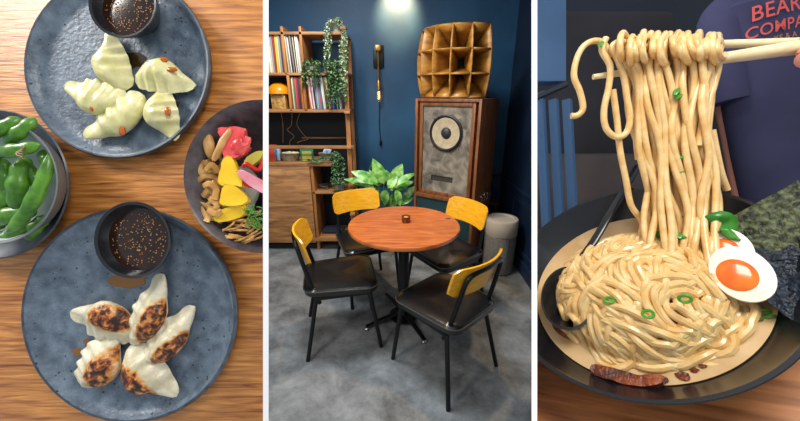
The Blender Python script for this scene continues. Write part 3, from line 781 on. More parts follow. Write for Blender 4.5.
gyoza(152, 317, 76, 36, 66, 'fried dumpling standing tallest with its tip towards the sauce bowl', True, seam=1, hgt=.024, sear_c=(-.1, -.3))
gyoza(171, 343, 74, 34, 48, 'fried dumpling at the outer side with a long crispy edge', True, seam=1, hgt=.024, sear_c=(-.15, -.3))
gyoza(104, 366, 64, 44, 62, 'most deeply charred fried dumpling beside the sauce drops', True, seam=1, hgt=.024, sear_c=(0, -.1))
gyoza(142, 376, 68, 42, -48, 'fried dumpling lowest on the plate with a wide pale flap', True, seam=1, hgt=.024, sear_c=(0, -.25))
# ---- edamame
h = .045; c = LP(-7, 184, .02); ct = LP(-4, 182, h)
r1 = LS(75, .02); r2 = LS(62, h)
t = thing('stoneware_saucer', 'dark stoneware plate beneath the edamame bowl', 'plate', ML @ T((c.x, c.y, .0005)))
obj('dish', rlathe([(0, .0), (r1*.6, 0), (r1*.92, .010), (r1, .018), (r1*.985, .0195), (r1*.955, .018), (r1*.88, .013), (r1*.6, .004), (0, .004)], 96), M_rim, t)
t = thing('edamame_bowl', 'grey-glazed bowl with pale inside filled with edamame', 'bowl', ML @ T((ct.x, ct.y, .005)))
obj('bowl_shell', rlathe([(0, 0), (r2*.55, 0), (r2*.62, .003), (r2*.88, .022), (r2, .040), (r2*.99, .0412), (r2*.95, .040)], 96), mat('grey glaze', (112,118,120), .35), t)
obj('inner_glaze', rlathe([(r2*.95, .0402), (r2*.84, .022), (r2*.58, .006), (0, .005)], 96), M_bowlw, t)
def pod(px, py, ln, wd, ang, z, label, bend=.25, beans=3):
    c = LP(px, py, z); L = LS(ln, z)/2; W = LS(wd, z)/2; pts = []; rs = []
    for k in range(25):
        s = -1+2*k/24; pts.append(V((L*s, bend*L*s*s, .002*math.cos(s*3))))
        e = max(0, 1-abs(s)**3.2); rs.append(W*(e**.6)*(.91+.09*math.cos(s*beans*PI))+.0005)
    bm = tubebm(pts, rs, 14, flat=.75)
    o = obj('edamame_pod', bm, M_pod, M=ML @ T(c) @ RZ(math.radians(ang))); tag(o, label, 'edamame', 'edamame pods in the bowl')
PODS = [(36, 199, 90, 15, 62, .054, 'longest edamame pod curving along the bowl wall', .28), (19, 185, 54, 19, 84, .044, 'plump upright edamame pod in the middle of the bowl', .1),
        (20, 133, 40, 15, 40, .050, 'edamame pod under the stalk end at the bowl top', .2), (4, 128, 36, 14, 30, .054, 'edamame pod crossing the top rim of the bowl', .1),
        (14, 151, 50, 14, 8, .058, 'edamame pod lying flat across the others near the top', .15), (10, 216, 50, 17, 20, .040, 'edamame pod lying low at the bottom of the pile', -.2),
        (5, 178, 42, 15, 100, .038, 'upright edamame pod behind the stalk end in the bowl', .1), (30, 172, 36, 15, 120, .036, 'short edamame pod behind the plump upright one', .1),
        (4, 201, 40, 16, 60, .037, 'edamame pod below the upright one behind the stalk end', .2), (14, 233, 36, 13, 30, .040, 'narrow edamame pod pointing out at the bowl bottom', .1),
        (-12, 170, 50, 16, 75, .045, 'edamame pod against the bowl wall furthest from the plates', .1), (48, 160, 26, 12, 130, .036, 'small edamame pod tucked under the bowl wall', .1), (36, 228, 32, 14, 48, .034, 'edamame pod deep beneath the longest one', .1)]
for x, y, l, w_, a, z, lb, bn in PODS: pod(x, y, l, w_, a, z-.006, lb, bn)
bm = bmesh.new(); 
for k in range(5): tube(bm, smooth([(.000, 0, 0), (.004+.002*k, .002*(k-2), .003), (.010, .003*(k-2), .003)], 3), .001, 5)
c = LP(17, 152, .060); o = obj('stalk_end', bm, mat('brown stalk', (120,96,50), .6), M=ML @ T(c)); tag(o, 'brown dried stalk end lying across the edamame pods', 'stalk')
# ---- pickle bowl
h = .052; c = LP(260, 176, h); r = LS(77, h)
t = thing('pickle_bowl', 'dark stoneware bowl of mixed pickles next to the dumpling plates', 'bowl', ML @ T((c.x, c.y, .0005)))
obj('bowl_shell', rlathe([(0, 0), (r*.5, 0), (r*.56, .003), (r*.84, .024), (r, .050), (r*.99, .0518), (r*.96, .050), (r*.80, .026), (r*.5, .007), (0, .006)], 96), mat('speckled brown stoneware', (50,40,44), .35, c2=(78,68,70), scale=90, detail=6), t)
trim_all(t, 263.3, True)
def lump(name, px, py, w_, h_, ang, z, m, label, cat, thick=.006, wob=.25, group=None, tilt=(0, 0)):
    c = LP(px, py, z); bm = bmesh.new()
    blob(bm, (0, 0, 0), (LS(w_, z)/2, LS(h_, z)/2, thick), sub=3, wob=wob, seed=px+py)
    o = obj(name, bm, m, M=ML @ T(c) @ RZ(math.radians(ang)) @ Matrix.Rotation(tilt[0], 4, 'X') @ Matrix.Rotation(tilt[1], 4, 'Y')); tag(o, label, cat, group)
    if px+w_/2 > 258 or px+h_/2 > 258: trim_to_stand(o, 263.3, True)
    return o
def slab(name, pix, z, m, label, cat, thick=.004, group=None, bow=.004):
    P = [LP(a, b, z) for a, b in pix]; cc = sum(P, V((0, 0, 0)))/len(P); Q = smooth([p-cc for p in P+[P[0]]], 4)[:-1]
    bm = bmesh.new(); prism(bm, [(q.x, q.y) for q in Q], 0, thick)
    bmesh.ops.bevel(bm, geom=bm.edges[:], offset=thick*.3, segments=2, affect='EDGES')
    for v in bm.verts: v.co.z += bow*noise.noise(v.co*60+V((pix[0][0], 0, 0)))
    o = obj(name, bm, m, M=ML @ T(cc)); tag(o, label, cat, group)
    if max(a for a, b in pix) > 258: trim_to_stand(o, 263.3, True)
    return o
slab('ginger_piece', [(221, 131), (232, 127), (248, 130), (247, 138), (252, 150), (242, 158), (236, 160), (226, 160), (228, 148)], .040, M_red, 'folded red pickled ginger at the top of the pickle bowl', 'ginger', .008, bow=.006)
lump('ginger_piece', 240, 146, 22, 16, 60, .049, M_red, 'crinkled pink ginger lying over the red piece', 'ginger', .005, .6)
slab('yellow_pickle', [(222, 186), (222, 168), (229, 155), (236, 160), (241, 172), (247, 187), (238, 186)], .043, M_yel, 'yellow half-moon pickle standing highest in the bowl', 'pickle', .006, 'yellow pickle slices')
slab('yellow_pickle', [(225, 185), (234, 184), (248, 196), (250, 203), (236, 206), (222, 204)], .046, M_yel, 'yellow pickle slice lying in the middle of the three', 'pickle', .006, 'yellow pickle slices')
slab('yellow_pickle', [(214, 217), (230, 207), (248, 205), (248, 214), (234, 220), (218, 222)], .044, M_yel, 'yellow pickle slice lowest of the three by the shredded strips', 'pickle', .006, 'yellow pickle slices')
slab('yellow_pickle', [(246, 160), (263, 151), (266, 157), (250, 168)], .040, mat('pale yellow pickle', (206,190,70), .3), 'pale yellow-green pickle strip above the chilli ring', 'pickle', .006)
lump('clove_slice', 209, 146, 11, 27, 8, .041, M_card, 'tan clove-shaped slice nearest the bowl wall', 'vegetable', .005, .15)
lump('clove_slice', 222, 145, 9, 36, -28, .046, M_card, 'longer tan slice leaning beside the ginger', 'vegetable', .004, .15)
slab('radish_slice', [(238, 172), (244, 170), (262, 180), (266, 186), (266, 194), (250, 185)], .050, M_pink, 'pale pink radish wedge over the yellow pickles', 'radish', .005)
bm = tubebm(smooth([LP(243, 166, .047), LP(247, 164, .049), LP(258, 170, .049), LP(262, 164, .049), LP(263, 160, .049)], 5), .0022, 8); o = obj('chilli_ring', bm, M_chili, M=ML); tag(o, 'bright red chilli ring beside the radish wedge', 'chilli'); trim_to_stand(o, 263.3, True)
bm = tubebm(smooth([LP(240, 178, .047), LP(246, 184, .047), LP(254, 186, .047), LP(262, 180, .047)], 5), .0026, 8); o = obj('chilli_ring', bm, M_chili, M=ML); tag(o, 'red chilli strip under the pink radish wedge', 'chilli'); trim_to_stand(o, 263.3, True)
STR = [[(203, 160), (200, 170), (208, 180), (215, 184), (221, 190)], [(197, 182), (205, 176), (216, 178), (222, 184)], [(194, 190), (197, 202), (205, 206), (214, 210)], [(203, 196), (209, 190), (216, 196), (220, 205)],
       [(200, 208), (206, 216), (214, 218)], [(206, 170), (212, 165), (218, 172)], [(210, 198), (217, 206), (210, 215), (206, 222)], [(204, 186), (210, 184), (216, 190), (214, 200)], [(208, 210), (216, 214), (222, 211)]]
LBS = ['topmost brown braised strip curling past the clove slice', 'brown braised strip arching above the heap', 'brown braised strip against the bowl wall', 'looped brown strip in the heap middle', 'short brown strip at the heap bottom', 'small brown strip under the clove slices', 'S-shaped brown strip beside the lowest yellow slice', 'brown strip tucked beside the middle yellow slice', 'brown strip ending near the shreds']
for k, s in enumerate(STR):
    z = .036+.0016*k; bm = tubebm(smooth([LP(a, b, z+.003*(j % 2)) for j, (a, b) in enumerate(s)], 6), .0035, 8, flat=.5)
    o = obj('braised_strip', bm, M_bean, M=ML); tag(o, LBS[k], 'vegetable', 'brown braised strips')
rs_ = random.Random(5)
for k in range(16):
    x, y = rs_.uniform(199, 222), rs_.uniform(165, 220); a = rs_.uniform(0, 6.3); z = rs_.uniform(.030, .036); P = []
    for j in range(5): P.append(LP(x, y, z+.003*(j % 2))); x += 6*math.cos(a); y += 6*math.sin(a); a += rs_.uniform(-1.2, 1.2); x = max(197, x)
    o = obj('braised_strip', tubebm(smooth(P, 5), rs_.uniform(.0022, .0034), 8, flat=.5), M_bean, M=ML); tag(o, 'brown braised strip buried in the tangled lower layer of the pickle bowl', 'vegetable', 'brown braised strips')
bm = bmesh.new()
for k in range(26):
    x, y = random.uniform(228, 262), random.uniform(214, 240); a = random.uniform(-.9, .3); l = random.uniform(8, 15)
    tube(bm, [LP(x-l*math.cos(a), y-l*math.sin(a)*.6, .042), LP(x, y, .046+random.uniform(0, .004)), LP(x+l*math.cos(a)*.6, y+l*math.sin(a)*.7, .043)], .0013, 6)
o = obj('shredded_root', bm, M_card, M=ML); tag(o, 'heap of fine golden shredded root in the pickle bowl', 'vegetable', kind='stuff'); trim_to_stand(o, 263.3, True)
bm = bmesh.new()
for k in range(40):
    x, y = random.uniform(247, 264), random.uniform(208, 228)
    tube(bm, smooth([LP(x, y, .048), LP(x+random.uniform(-4, 4), y+random.uniform(-4, 4), .053), LP(x+random.uniform(-6, 6), y+random.uniform(-6, 6), .051)], 3), .0006, 5)
o = obj('cress_sprig', bm, M_cress, M=ML); tag(o, 'feathery green cress on top of the shredded root', 'herb', kind='stuff'); trim_to_stand(o, 263.3, True)
for x, y, w_, h_, m, lb in ((217, 198, 34, 44, M_bean, 'sauce-brown vegetable base under the braised strips'), (243, 190, 34, 46, mat('white cabbage', (206,204,190), .4), 'white cabbage under the radish')):
    lump('vegetable_bed', x, y, w_, h_, 0, .026, m, lb, 'vegetable', .008, .2)

# ================================================================== RIGHT: the noodle table
TH = -.072
def rdisc(prof, m, name, parent=None, seg=128): return obj(name, rlathe(prof, seg), m, parent, M=None if parent else MR)
o = obj('bar_table', newbox((.02, -.10, TH-.018), (.80, .44, .036), .001), M_tabR, M=MR); tag(o, 'warm oak table under the black ramen bowl', 'table'); trim_to_stand(o, 537.3, False)
RB = .125
t = thing('ramen_bowl', 'large black ramen bowl of noodles in creamy broth', 'bowl', MR @ T((0, 0, TH+.0005)))
D = -TH
obj('bowl_shell', rlathe([(0, .0), (RB*.42, 0), (RB*.42, .008), (RB*.55, .014), (RB*.80, .034), (RB*.98, D-.008), (RB*1.005, D-.001), (RB*1.0, D), (RB*.975, D-.0005), (RB*.95, D-.006), (RB*.81, .046), (RB*.62, .026), (RB*.4, .018), (0, .016)], 160), M_rbowl, t)
trim_all(t, 537.3, False)
SH_ = -.026
o = obj('broth', rlathe([(0, SH_), (.06, SH_), (.095, SH_), (.100, SH_+.0006), (.0995, SH_-.004)], 128), M_broth, M=MR); tag(o, 'creamy tan broth filling the black ramen bowl', 'broth')
trim_all(o, 537.3, False)
# noodle heap
PC = RP(631, 284, -.008)
def dome(x, y):
    q = ((x-PC.x)/.074)**2 + ((y-PC.y)/.070)**2
    return SH_-.002 + .040*max(0, 1-q)**.6
bm = bmesh.new()
NR = .0031
for b_ in range(50):
    a = random.uniform(0, 2*PI); q = math.sqrt(random.random())
    if b_ < 16: q = .75+.25*random.random()
    x, y = PC.x+.068*q*math.cos(a), PC.y+.064*q*math.sin(a)
    hd = random.uniform(0, 2*PI); cur = random.uniform(-30, 30); ns = random.choice((2, 3, 3, 4)); lay = random.uniform(-.002, .006)
    path = []; L = random.randint(16, 30)
    for k in range(L):
        path.append((x, y, hd)); hd += cur*.005; cur += random.uniform(-22, 22); cur = max(-75, min(75, cur))
        nx, ny = x+.005*math.cos(hd), y+.005*math.sin(hd)
        if ((nx-PC.x)/.075)**2+((ny-PC.y)/.071)**2 > 1:
            to = math.atan2(PC.y-y, PC.x-x); dlt = (to-hd+PI) % (2*PI)-PI; hd += .6*(1 if dlt > 0 else -1); nx, ny = x+.005*math.cos(hd), y+.005*math.sin(hd)
        x, y = nx, ny
    for s in range(ns):
        off = (s-(ns-1)/2)*NR*2.05; ph = random.uniform(0, 6); cut = random.randint(0, 4)
        P = []
        for k, (X, Y, H_) in enumerate(path[cut:]):
            xx = X-off*math.sin(H_); yy = Y+off*math.cos(H_)
            P.append(V((xx, yy, dome(xx, yy)+lay+.0030*math.sin(k*.55+ph)+(-.006 if k in (0, len(path)-cut-1) else 0))))
        if len(P) > 4: tube(bm, smooth(P, 2), NR*1.1, 8)
o = obj('noodle_heap', bm, M_nood, M=MR); tag(o, 'tangled heap of pale ramen noodles resting in the broth', 'noodles', kind='stuff')
# chopsticks
def stick(a, b, ra, rb, label):
    bm = tubebm([a+(b-a)*k/12 for k in range(13)], [ra+(rb-ra)*k/12 for k in range(13)], 16); o = obj('chopstick', bm, M_stick, M=MR); tag(o, label, 'chopstick', 'pair of bamboo chopsticks'); return o
DC = .335
stick(RD(593, 77, .352), RD(838, 41.5, .325), .0028, .0078, 'lower bamboo chopstick whose tip sticks out of the noodles')
stick(RD(612, 46, .366), RD(838, 42, .338), .0026, .0055, 'upper bamboo chopstick passing behind the noodles')
# lifted noodles
def strand(pix, label=None, r=NR, sub=6):
    P = smooth([RD(a, b, d) for a, b, d in pix], sub)
    bm = tubebm(P, r, 10); o = obj('noodle_strand', bm, M_nood, M=MR)
    tag(o, label or 'pale noodle strand hanging over the chopsticks down to the bowl', 'noodle', 'noodle strands lifted by the chopsticks'); return o
strand([(571, 116, .345), (578, 115, .344), (583, 108, .343), (580, 92, .342), (574, 76, .342), (577, 58, .342), (584, 46, .342), (594, 41, .342), (604, 44, .343), (610, 58, .345)], 'noodle hooking out alone beyond the chopstick tip')
strand([(606, 38, .34), (602, 50, .34), (610, 66, .34), (609, 85, .341), (604, 110, .342), (606, 128, .342), (616, 137, .342), (626, 133, .341), (630, 118, .34), (627, 98, .34), (624, 78, .339), (618, 60, .338), (612, 48, .338), (618, 42, .337), (628, 44, .337), (634, 52, .337)], 'noodle forming a long hanging loop beside the stick tip')
strand([(613, 90, .345), (617, 120, .345), (620, 150, .346), (626, 180, .348), (631, 205, .35), (642, 222, .352), (640, 238, .352)], 'thin noodle wandering down alone outside the bundle')
strand([(632, 52, .333), (640, 47, .332), (652, 49, .331), (658, 58, .33), (660, 80, .33), (668, 110, .331), (676, 140, .332), (682, 190, .335), (690, 230, .338)], 'noodle crossing diagonally over the front of the bundle')
strand([(717, 66, .326), (712, 47, .324), (706, 55, .324), (700, 90, .324), (694, 120, .325), (690, 150, .327), (692, 175, .329)], 'noodle curling round the lower chopstick at the thick end')
strand([(712, 130, .33), (718, 160, .332), (722, 176, .333), (727, 190, .335)], 'short loose noodle ending free beside the bundle')
strand([(700, 182, .335), (709, 205, .336), (711, 222, .336), (700, 240, .337), (698, 262, .338), (712, 270, .337), (724, 262, .337), (722, 245, .337)], 'noodle looping around the egg side of the bundle')
nst = 38
for k in range(nst):
    f_ = k/(nst-1); row = k % 3
    xt = 622+f_*98+random.uniform(-3, 3); dz = (.008 if row == 0 else (-.006 if row == 2 else 0))
    d0 = .350-.022*f_+dz
    top = 36+4*math.sin(k*1.7)+random.uniform(-2, 3)+(6 if xt < 640 else 0)-(-3 if xt > 712 else 0)
    xm = 634+f_*76+random.uniform(-4, 4); xb = 650+f_*66+random.uniform(-7, 7)
    ph = random.uniform(0, 6); am = random.uniform(1.5, 5.5)
    yb = random.uniform(225, 300) if random.random() < .85 else random.uniform(150, 190)
    pts = [(xt+random.uniform(-5, 5), 60, d0+.010), (xt+1, top+6, d0+.008), (xt, top, d0), (xt-1, top+10, d0-.009)]
    y = top+26
    while y < yb:
        s = min(1, (y-50)/150); x = (xt+(xm-xt)*s if y < 130 else xm+(xb-xm)*min(1, (y-130)/80))
        x = xt+(xm-xt)*min(1, (y-40)/90)+(xb-xm)*max(0, min(1, (y-110)/110))
        dd = d0-.006+.002*math.sin(y*.04+ph)
        if y > 120: q = min(1, (y-120)/max(20, yb-120)) if yb > 222 else 0; dd += (RPD(x, yb, -.004)-dd)*q*q
        pts.append((x+am*math.sin(y*.055+ph), y, dd)); y += 17
    if yb > 222: pts.append((pts[-1][0]+random.uniform(-12, 12), yb+8, pts[-1][2]+.002)); 
    strand(pts, sub=4)
# curls bunched on the sticks
CL = ['first', 'second', 'third', 'fourth', 'fifth', 'sixth']
for k in range(17):
    x = 626+k*5.9+random.uniform(-2, 2); pts = []; ry = random.uniform(8, 14); rx = random.uniform(1, 6); sh = random.uniform(-3, 5); yc = 50+random.uniform(-4, 2)
    n_ = random.randint(7, 10)
    for j in range(n_):
        a = j/8*2*PI*.9+.3; pts.append((x+rx*math.cos(a+.8)+j*sh*.3, yc-ry*math.sin(a+.4), .336-.0012*k+.012*math.cos(a+.4)))
    strand(pts, 'short noodle curl wrapped tightly round both chopsticks', sub=4)
# toppings
def egg(px, py, label, big=1, ang=0.3, yolk=True, zo=.002):
    c = RP(px, py, zo); 
    z = (e2*-.55+RN*.85+e1*-.25)
    # normal in local coords: cut face looks up and towards the eater
    nl = ((MRi @ V((0, 0, 0))-c).normalized()*.72+V((.10, .10, .42))).normalized(); xl = MRi.to_3x3() @ V((1, 0, 0)); xl = (xl-nl*xl.dot(nl)).normalized(); yl = nl.cross(xl)
    Mx = MR @ Matrix(((xl.x, yl.x, nl.x, c.x), (xl.y, yl.y, nl.y, c.y), (xl.z, yl.z, nl.z, c.z), (0, 0, 0, 1)))
    t = thing('egg_half', label, 'egg', Mx, 'soft boiled egg halves')
    s = .0215*big
    obj('egg_white', rlathe([(0, -.016*big), (s*.5, -.0145*big), (s*.85, -.009*big), (s, -.002), (s*.985, 0), (s*.6, .0002), (0, .0002)], 48, squash=(.84, 1.08)), M_eggw, t)
    if yolk: obj('yolk', rlathe([(0, .0026), (s*.3, .0024), (s*.5, .0014), (s*.57, .0)], 40, c=(-.003, -.001, 0), squash=(.98, 1.1)), M_yolk, t)
egg(741, 273, 'halved egg with a glossy orange yolk beside the noodles', 1.06, zo=.0)
egg(728, 249, 'second egg half peeking out behind the front one', .9, yolk=True, zo=-.003)
def sheet(pix, m, label, name='nori_sheet', thick=.0012, amp=.002, group=None):
    A_, B_, C_, D_ = [RD(*p) for p in pix]; bm = bmesh.new(); n = 22; g = []
    nr = (B_-A_).cross(D_-A_).normalized()
    for i in range(n+1):
        row = []
        for j in range(n+1):
            u, v = i/n, j/n; p_ = A_*(1-u)*(1-v)+B_*u*(1-v)+C_*u*v+D_*(1-u)*v
            p_ += nr*(amp*noise.noise(p_*55)*2+.0006*noise.noise(p_*300)); row.append(bm.verts.new(p_))
        g.append(row)
    for a, b in zip(g, g[1:]):
        for j in range(n): bm.faces.new((a[j], a[j+1], b[j+1], b[j]))
    o = obj(name, bm, m, M=MR, solid=thick); tag(o, label, 'seaweed', group); return o
sheet([(724, 221, .312), (798, 180, .285), (835, 262, .245), (762, 268, .284)], M_nori, 'dry green nori sheet leaning on the far bowl rim')
sheet([(746, 234, .312), (808, 250, .258), (814, 335, .234), (766, 300, .256)], M_norid, 'wet blue-black nori fold sinking into the broth', amp=.006)
def ring_bits(lst, mname, lab):
    for k, (x, y, s, zz) in enumerate(lst):
        c = RP(x, y, zz); bm = bmesh.new(); P = [V((s*math.cos(a), s*.75*math.sin(a), 0)) for a in [2*PI*j/14 for j in range(15)]]
        tube(bm, P, s*.32, 6); o = obj('spring_onion_ring', bm, M_green, M=MR @ T(c) @ Matrix.Rotation(.5*k, 4, 'X')); tag(o, lab[k], 'spring onion', 'spring onion rings')
ring_bits([(609, 300, .004, .015), (648, 314, .004, .017), (685, 299, .004, .018), (764, 312, .0035, SH_+.001), (757, 319, .003, SH_+.001), (770, 316, .003, SH_+.001)],
          None, ['spring onion ring on the noodle heap near the spoon', 'dark spring onion ring in the heap centre', 'small spring onion ring on the heap beside the egg', 'largest onion ring floating in the broth under the egg', 'lower onion ring of the floating three', 'outer onion ring of the floating three by the nori'])
def greens(pix, dep, label, w=.012):
    pts = [RP(a, b, dep+.004*math.sin(i_*1.7)) for i_, (a, b) in enumerate(pix)]; bm = bmesh.new(); n = len(pts); nm = (MRi.to_3x3() @ V((0, 0, 1)))
    P = smooth(pts, 6); rows = []
    for i, p_ in enumerate(P):
        tt = i/(len(P)-1); d = (P[min(i+1, len(P)-1)]-P[max(i-1, 0)]).normalized(); s = d.cross(nm).normalized(); ww = w*(.25+.75*math.sin(PI*min(1, tt*1.0))**.6)
        rows.append([bm.verts.new(p_+s*ww*q+nm*(.003*math.sin(5*q+9*tt))) for q in (-.5, -.25, 0, .25, .5)])
    for a, b in zip(rows, rows[1:]):
        for j in range(4): bm.faces.new((a[j], a[j+1], b[j+1], b[j]))
    o = obj('bok_choy_leaf', bm, M_choy, M=MR, solid=.0012); tag(o, label, 'leaf greens', 'bok choy leaves'); return o
greens([(652, 226), (672, 222), (690, 226), (706, 232)], .004, 'bok choy leaf lying behind the hanging noodles', .014)
greens([(706, 226), (718, 222), (728, 228), (735, 240)], .004, 'round bok choy leaf between noodles and nori', .022)
greens([(655, 236), (668, 233), (684, 238)], .008, 'small bok choy piece low behind the noodles', .010)
for (x, y, d, lb) in ((601, 44, .338, 'green onion shred at the chopstick tip'), (676, 92, .327, 'green onion shred stuck to the upper bundle'), (679, 96, .327, 'second green shred on the upper bundle'), (678, 158, .330, 'green herb leaf clinging mid bundle'), (678, 172, .330, 'green herb shred lower on the bundle')):
    bm = bmesh.new(); blob(bm, (0, 0, 0), (.0055, .0028, .0015), Matrix.Rotation(.6+x, 3, 'Z'), sub=2, wob=.6, seed=y); o = obj('herb_shred', bm, M_choy, M=MR @ T(RD(x, y, d-.004))); tag(o, lb, 'herb', 'green shreds on the lifted noodles')
# seared pork along the near edge
def pork(pix, zc, label):
    P = [RP(a, b, zc) for a, b in pix]; cc = sum(P, V((0, 0, 0)))/len(P); Q = smooth([p_-cc for p_ in P+[P[0]]], 5)[:-1]
    bm = bmesh.new(); prism(bm, [(q.x, q.y) for q in Q], -.006, .003)
    bmesh.ops.bevel(bm, geom=bm.edges[:], offset=.0012, segments=2, affect='EDGES')
    bmesh.ops.triangulate(bm, faces=[f for f in bm.faces if len(f.verts) > 4]); bmesh.ops.subdivide_edges(bm, edges=bm.edges[:], cuts=1)
    for v in bm.verts: v.co.z += .002*noise.noise(v.co*120)
    o = obj('pork_slice', bm, M_chash, M=MR @ T(cc)); tag(o, label, 'pork', 'seared pork slices'); return o
pork([(592, 367), (600, 366), (616, 370), (640, 376), (660, 376), (668, 380), (655, 387), (630, 386), (606, 380), (592, 374)], SH_+.003, 'seared pork slice with charred edge in the broth near the rim')
pork([(553, 322), (560, 326), (572, 334), (574, 339), (563, 336), (554, 329)], SH_+.003, 'dark pork edge peeking out under the spoon')
for x, y, s, lb in ((684, 376, .005, 'reddish pork crumb floating beside the slice'), (694, 370, .003, 'small dark crumb further from the pork slice'), (703, 366, .0025, 'smallest crumb nearest the egg')):
    bm = bmesh.new(); blob(bm, (0, 0, 0), (s, s*.7, .0015), sub=2, wob=.6, seed=x); o = obj('pork_crumb', bm, M_chash, M=MR @ T(RP(x, y, SH_+.001))); tag(o, lb, 'pork crumb')
# spoon: deep black bowl at the heap's side and a long handle
sc_c = RP(567, 296, -.002); t = thing('soup_spoon', 'black soup spoon with its deep bowl beside the noodle heap', 'spoon', MR @ T(sc_c) @ RZ(math.radians(100)))
bm = rlathe([(0, -.022), (.014, -.0205), (.026, -.012), (.031, 0), (.029, .0005), (.024, -.010), (.013, -.0185), (0, -.020)], 48, squash=(1.3, .9)); obj('spoon_bowl', bm, M_blk, t)
inv = (T(sc_c) @ RZ(math.radians(100))).inverted()
hp_ = [inv @ RP(566, 275, -.002), inv @ RP(590, 247, .004), inv @ RP(614, 207, .008), inv @ RD(638, 166, .42)]
obj('handle', tubebm(smooth(hp_, 6), .0048, 12, flat=.5), M_blk, t)
trim_all(t, 537.3, False)

# ---- behind the noodle table
def CM(px, py, d): return cdir(px, py)*d     # camera space
t = thing('bench_seat', 'dark brown upholstered bench behind the noodle bowl', 'bench', CAM @ T(CM(610, 212, .95)))
obj('cushion', newbox((0, -.06, -.05), (.44, .46, .14), .03), M_seat, t)
obj('backrest', newbox((0, .36, -.18), (.62, .62, .10), .03), mat('charcoal upholstery', (26,24,30), .7, c2=(36,33,40), scale=10), t)
o = obj('steel_locker', boxes([((0, 0, 0), (.125, .20, .03))], .004), M_blup, M=CAM @ T(CM(536, 40, .75)) @ Matrix.Rotation(.0, 4, 'Z')); o.name = 'steel_locker'; tag(o, 'flat blue painted steel panel above the railings', 'panel')
for k in range(3):
    x0 = 540+k*13.5
    o = obj('blue_rail', tubebm([CM(x0, 100, .74), CM(x0+12, 330, .74)], .0118, 4), M_blup, M=CAM); tag(o, ['blue steel railing bar nearest the partition board', 'middle blue steel railing bar below the panel', 'outer blue steel railing bar beside the bench'][k], 'railing', 'blue railing bars')
o = obj('rail_cap', tubebm([CM(530, 100, .735), CM(566, 84, .735)], .008, 6), M_navy, M=CAM); tag(o, 'dark top rail over the blue railing bars', 'railing')
obj('wood_post', newbox((.48, .28, -.35), (.16, .55, .05), .01), mat('dark brown wood', (58,38,32), .5, c2=(74,50,40), scale=8), bpy.data.objects['bench_seat'])
for n_ in ('steel_locker', 'blue_rail', 'blue_rail.001', 'blue_rail.002', 'rail_cap', 'bench_seat'): trim_all(bpy.data.objects[n_], 537.4, False)
struct('wall_booth', newbox((1.25, 0, -1.36), (1.9, 2.0, .04)), M_navy, M=CAM)
trim_to_stand(bpy.data.objects['wall_booth'], 537.3, False)

# ---- person in the navy shirt (camera space, facing the table)
PX, PZ, PY = 1.15, -.90, .50
t = thing('person', 'person in navy printed t-shirt holding chopsticks over the ramen bowl', 'person', CAM)
def skin(name, verts, edges, radii, m, parent, root=0, sub=2):
    me = bpy.data.meshes.new(name); me.from_pydata([tuple(v) for v in verts], edges, []); me.materials.append(m)
    o = bpy.data.objects.new(name, me); col.objects.link(o); o.parent = parent
    md = o.modifiers.new('skin', 'SKIN'); md.use_smooth_shade = True
    for i, r_ in enumerate(radii):
        sv = me.skin_vertices[0].data[i]; sv.radius = (r_, r_) if not isinstance(r_, tuple) else r_
        sv.use_root = (i == root)
    ms = o.modifiers.new('sub', 'SUBSURF'); ms.levels = sub; ms.render_levels = sub
    return o
hand = CM(812, 56, .335)
wr = CM(842, 74, .39)
bv = [V((PX+.11, PY-0.5, PZ-.13)), V((PX+.08, PY-0.3, PZ-.13)), V((PX+.04, PY-0.05, PZ-.13)), V((PX, PY+0.14, PZ-.12)), V((PX, PY+0.22, PZ-.11)), V((PX, PY+0.3, PZ-.09)), V((PX, PY+0.42, PZ-.09)),  # 0-6 pelvis..head
      V((PX+.17, PY+0.12, PZ-.12)), V((PX+.27, PY-0.12, PZ-.02)), V((1.02, wr.y-.02, -.62)), wr, CM(834, 64, .352),       # 7-11 holding arm
      V((PX-.17, PY+0.12, PZ-.13)), V((1.10, .27, PZ-.19)), V((1.145, .04, PZ-.20)), V((1.15, -.14, PZ-.18)),       # 12-15 other arm
      V((PX-.09+.12, PY-0.56, PZ-.13)), V((PX-.11+.12, PY-0.62, PZ+.22)), V((PX+.09+.12, PY-0.56, PZ-.13)), V((PX+.11+.12, PY-0.62, PZ+.22)), V((PX-.11+.12, PY-1, PZ+.20)), V((PX+.11+.12, PY-1, PZ+.20))]
be = [(0, 1), (1, 2), (2, 3), (3, 4), (4, 5), (5, 6), (3, 7), (7, 8), (8, 9), (9, 10), (10, 11), (3, 12), (12, 13), (13, 14), (14, 15), (0, 16), (16, 17), (0, 18), (18, 19), (17, 20), (19, 21)]
br = [.09, .085, .09, .06, .05, .055, .085, .06, .045, .036, .024, .020, .055, .036, .029, .022, .085, .06, .085, .06, .045, .045]
skin('body', bv, be, br, M_skin, t)
# fingers
def finger(pts, rs): skin_p = smooth(pts, 5); n = len(skin_p); return tubebm(skin_p, [rs[0]+(rs[1]-rs[0])*k/(n-1) for k in range(n-1)]+[rs[1]*.55], 12)
fi = [([CM(831, 52, .335), CM(820, 46, .325), CM(809, 50, .318), CM(804.5, 56, .318)], (.0085, .0065)), ([CM(835, 58, .337), CM(823, 56, .322), CM(811, 58, .313), CM(802.5, 60, .311)], (.009, .0072)),
      ([CM(835, 66, .34), CM(825, 70, .328), CM(815, 70, .320), CM(809, 64, .318)], (.0085, .0065)), ([CM(837, 74, .345), CM(829, 82, .335), CM(819, 82, .327), CM(814, 74, .325)], (.0075, .0055)), ([CM(839, 50, .35), CM(827, 38, .345), CM(815, 37, .335), CM(808, 42, .33)], (.010, .0075))]
for k, (pts, rs) in enumerate(fi): obj('thumb' if k == 4 else 'finger', finger(pts, rs), M_skin, t)
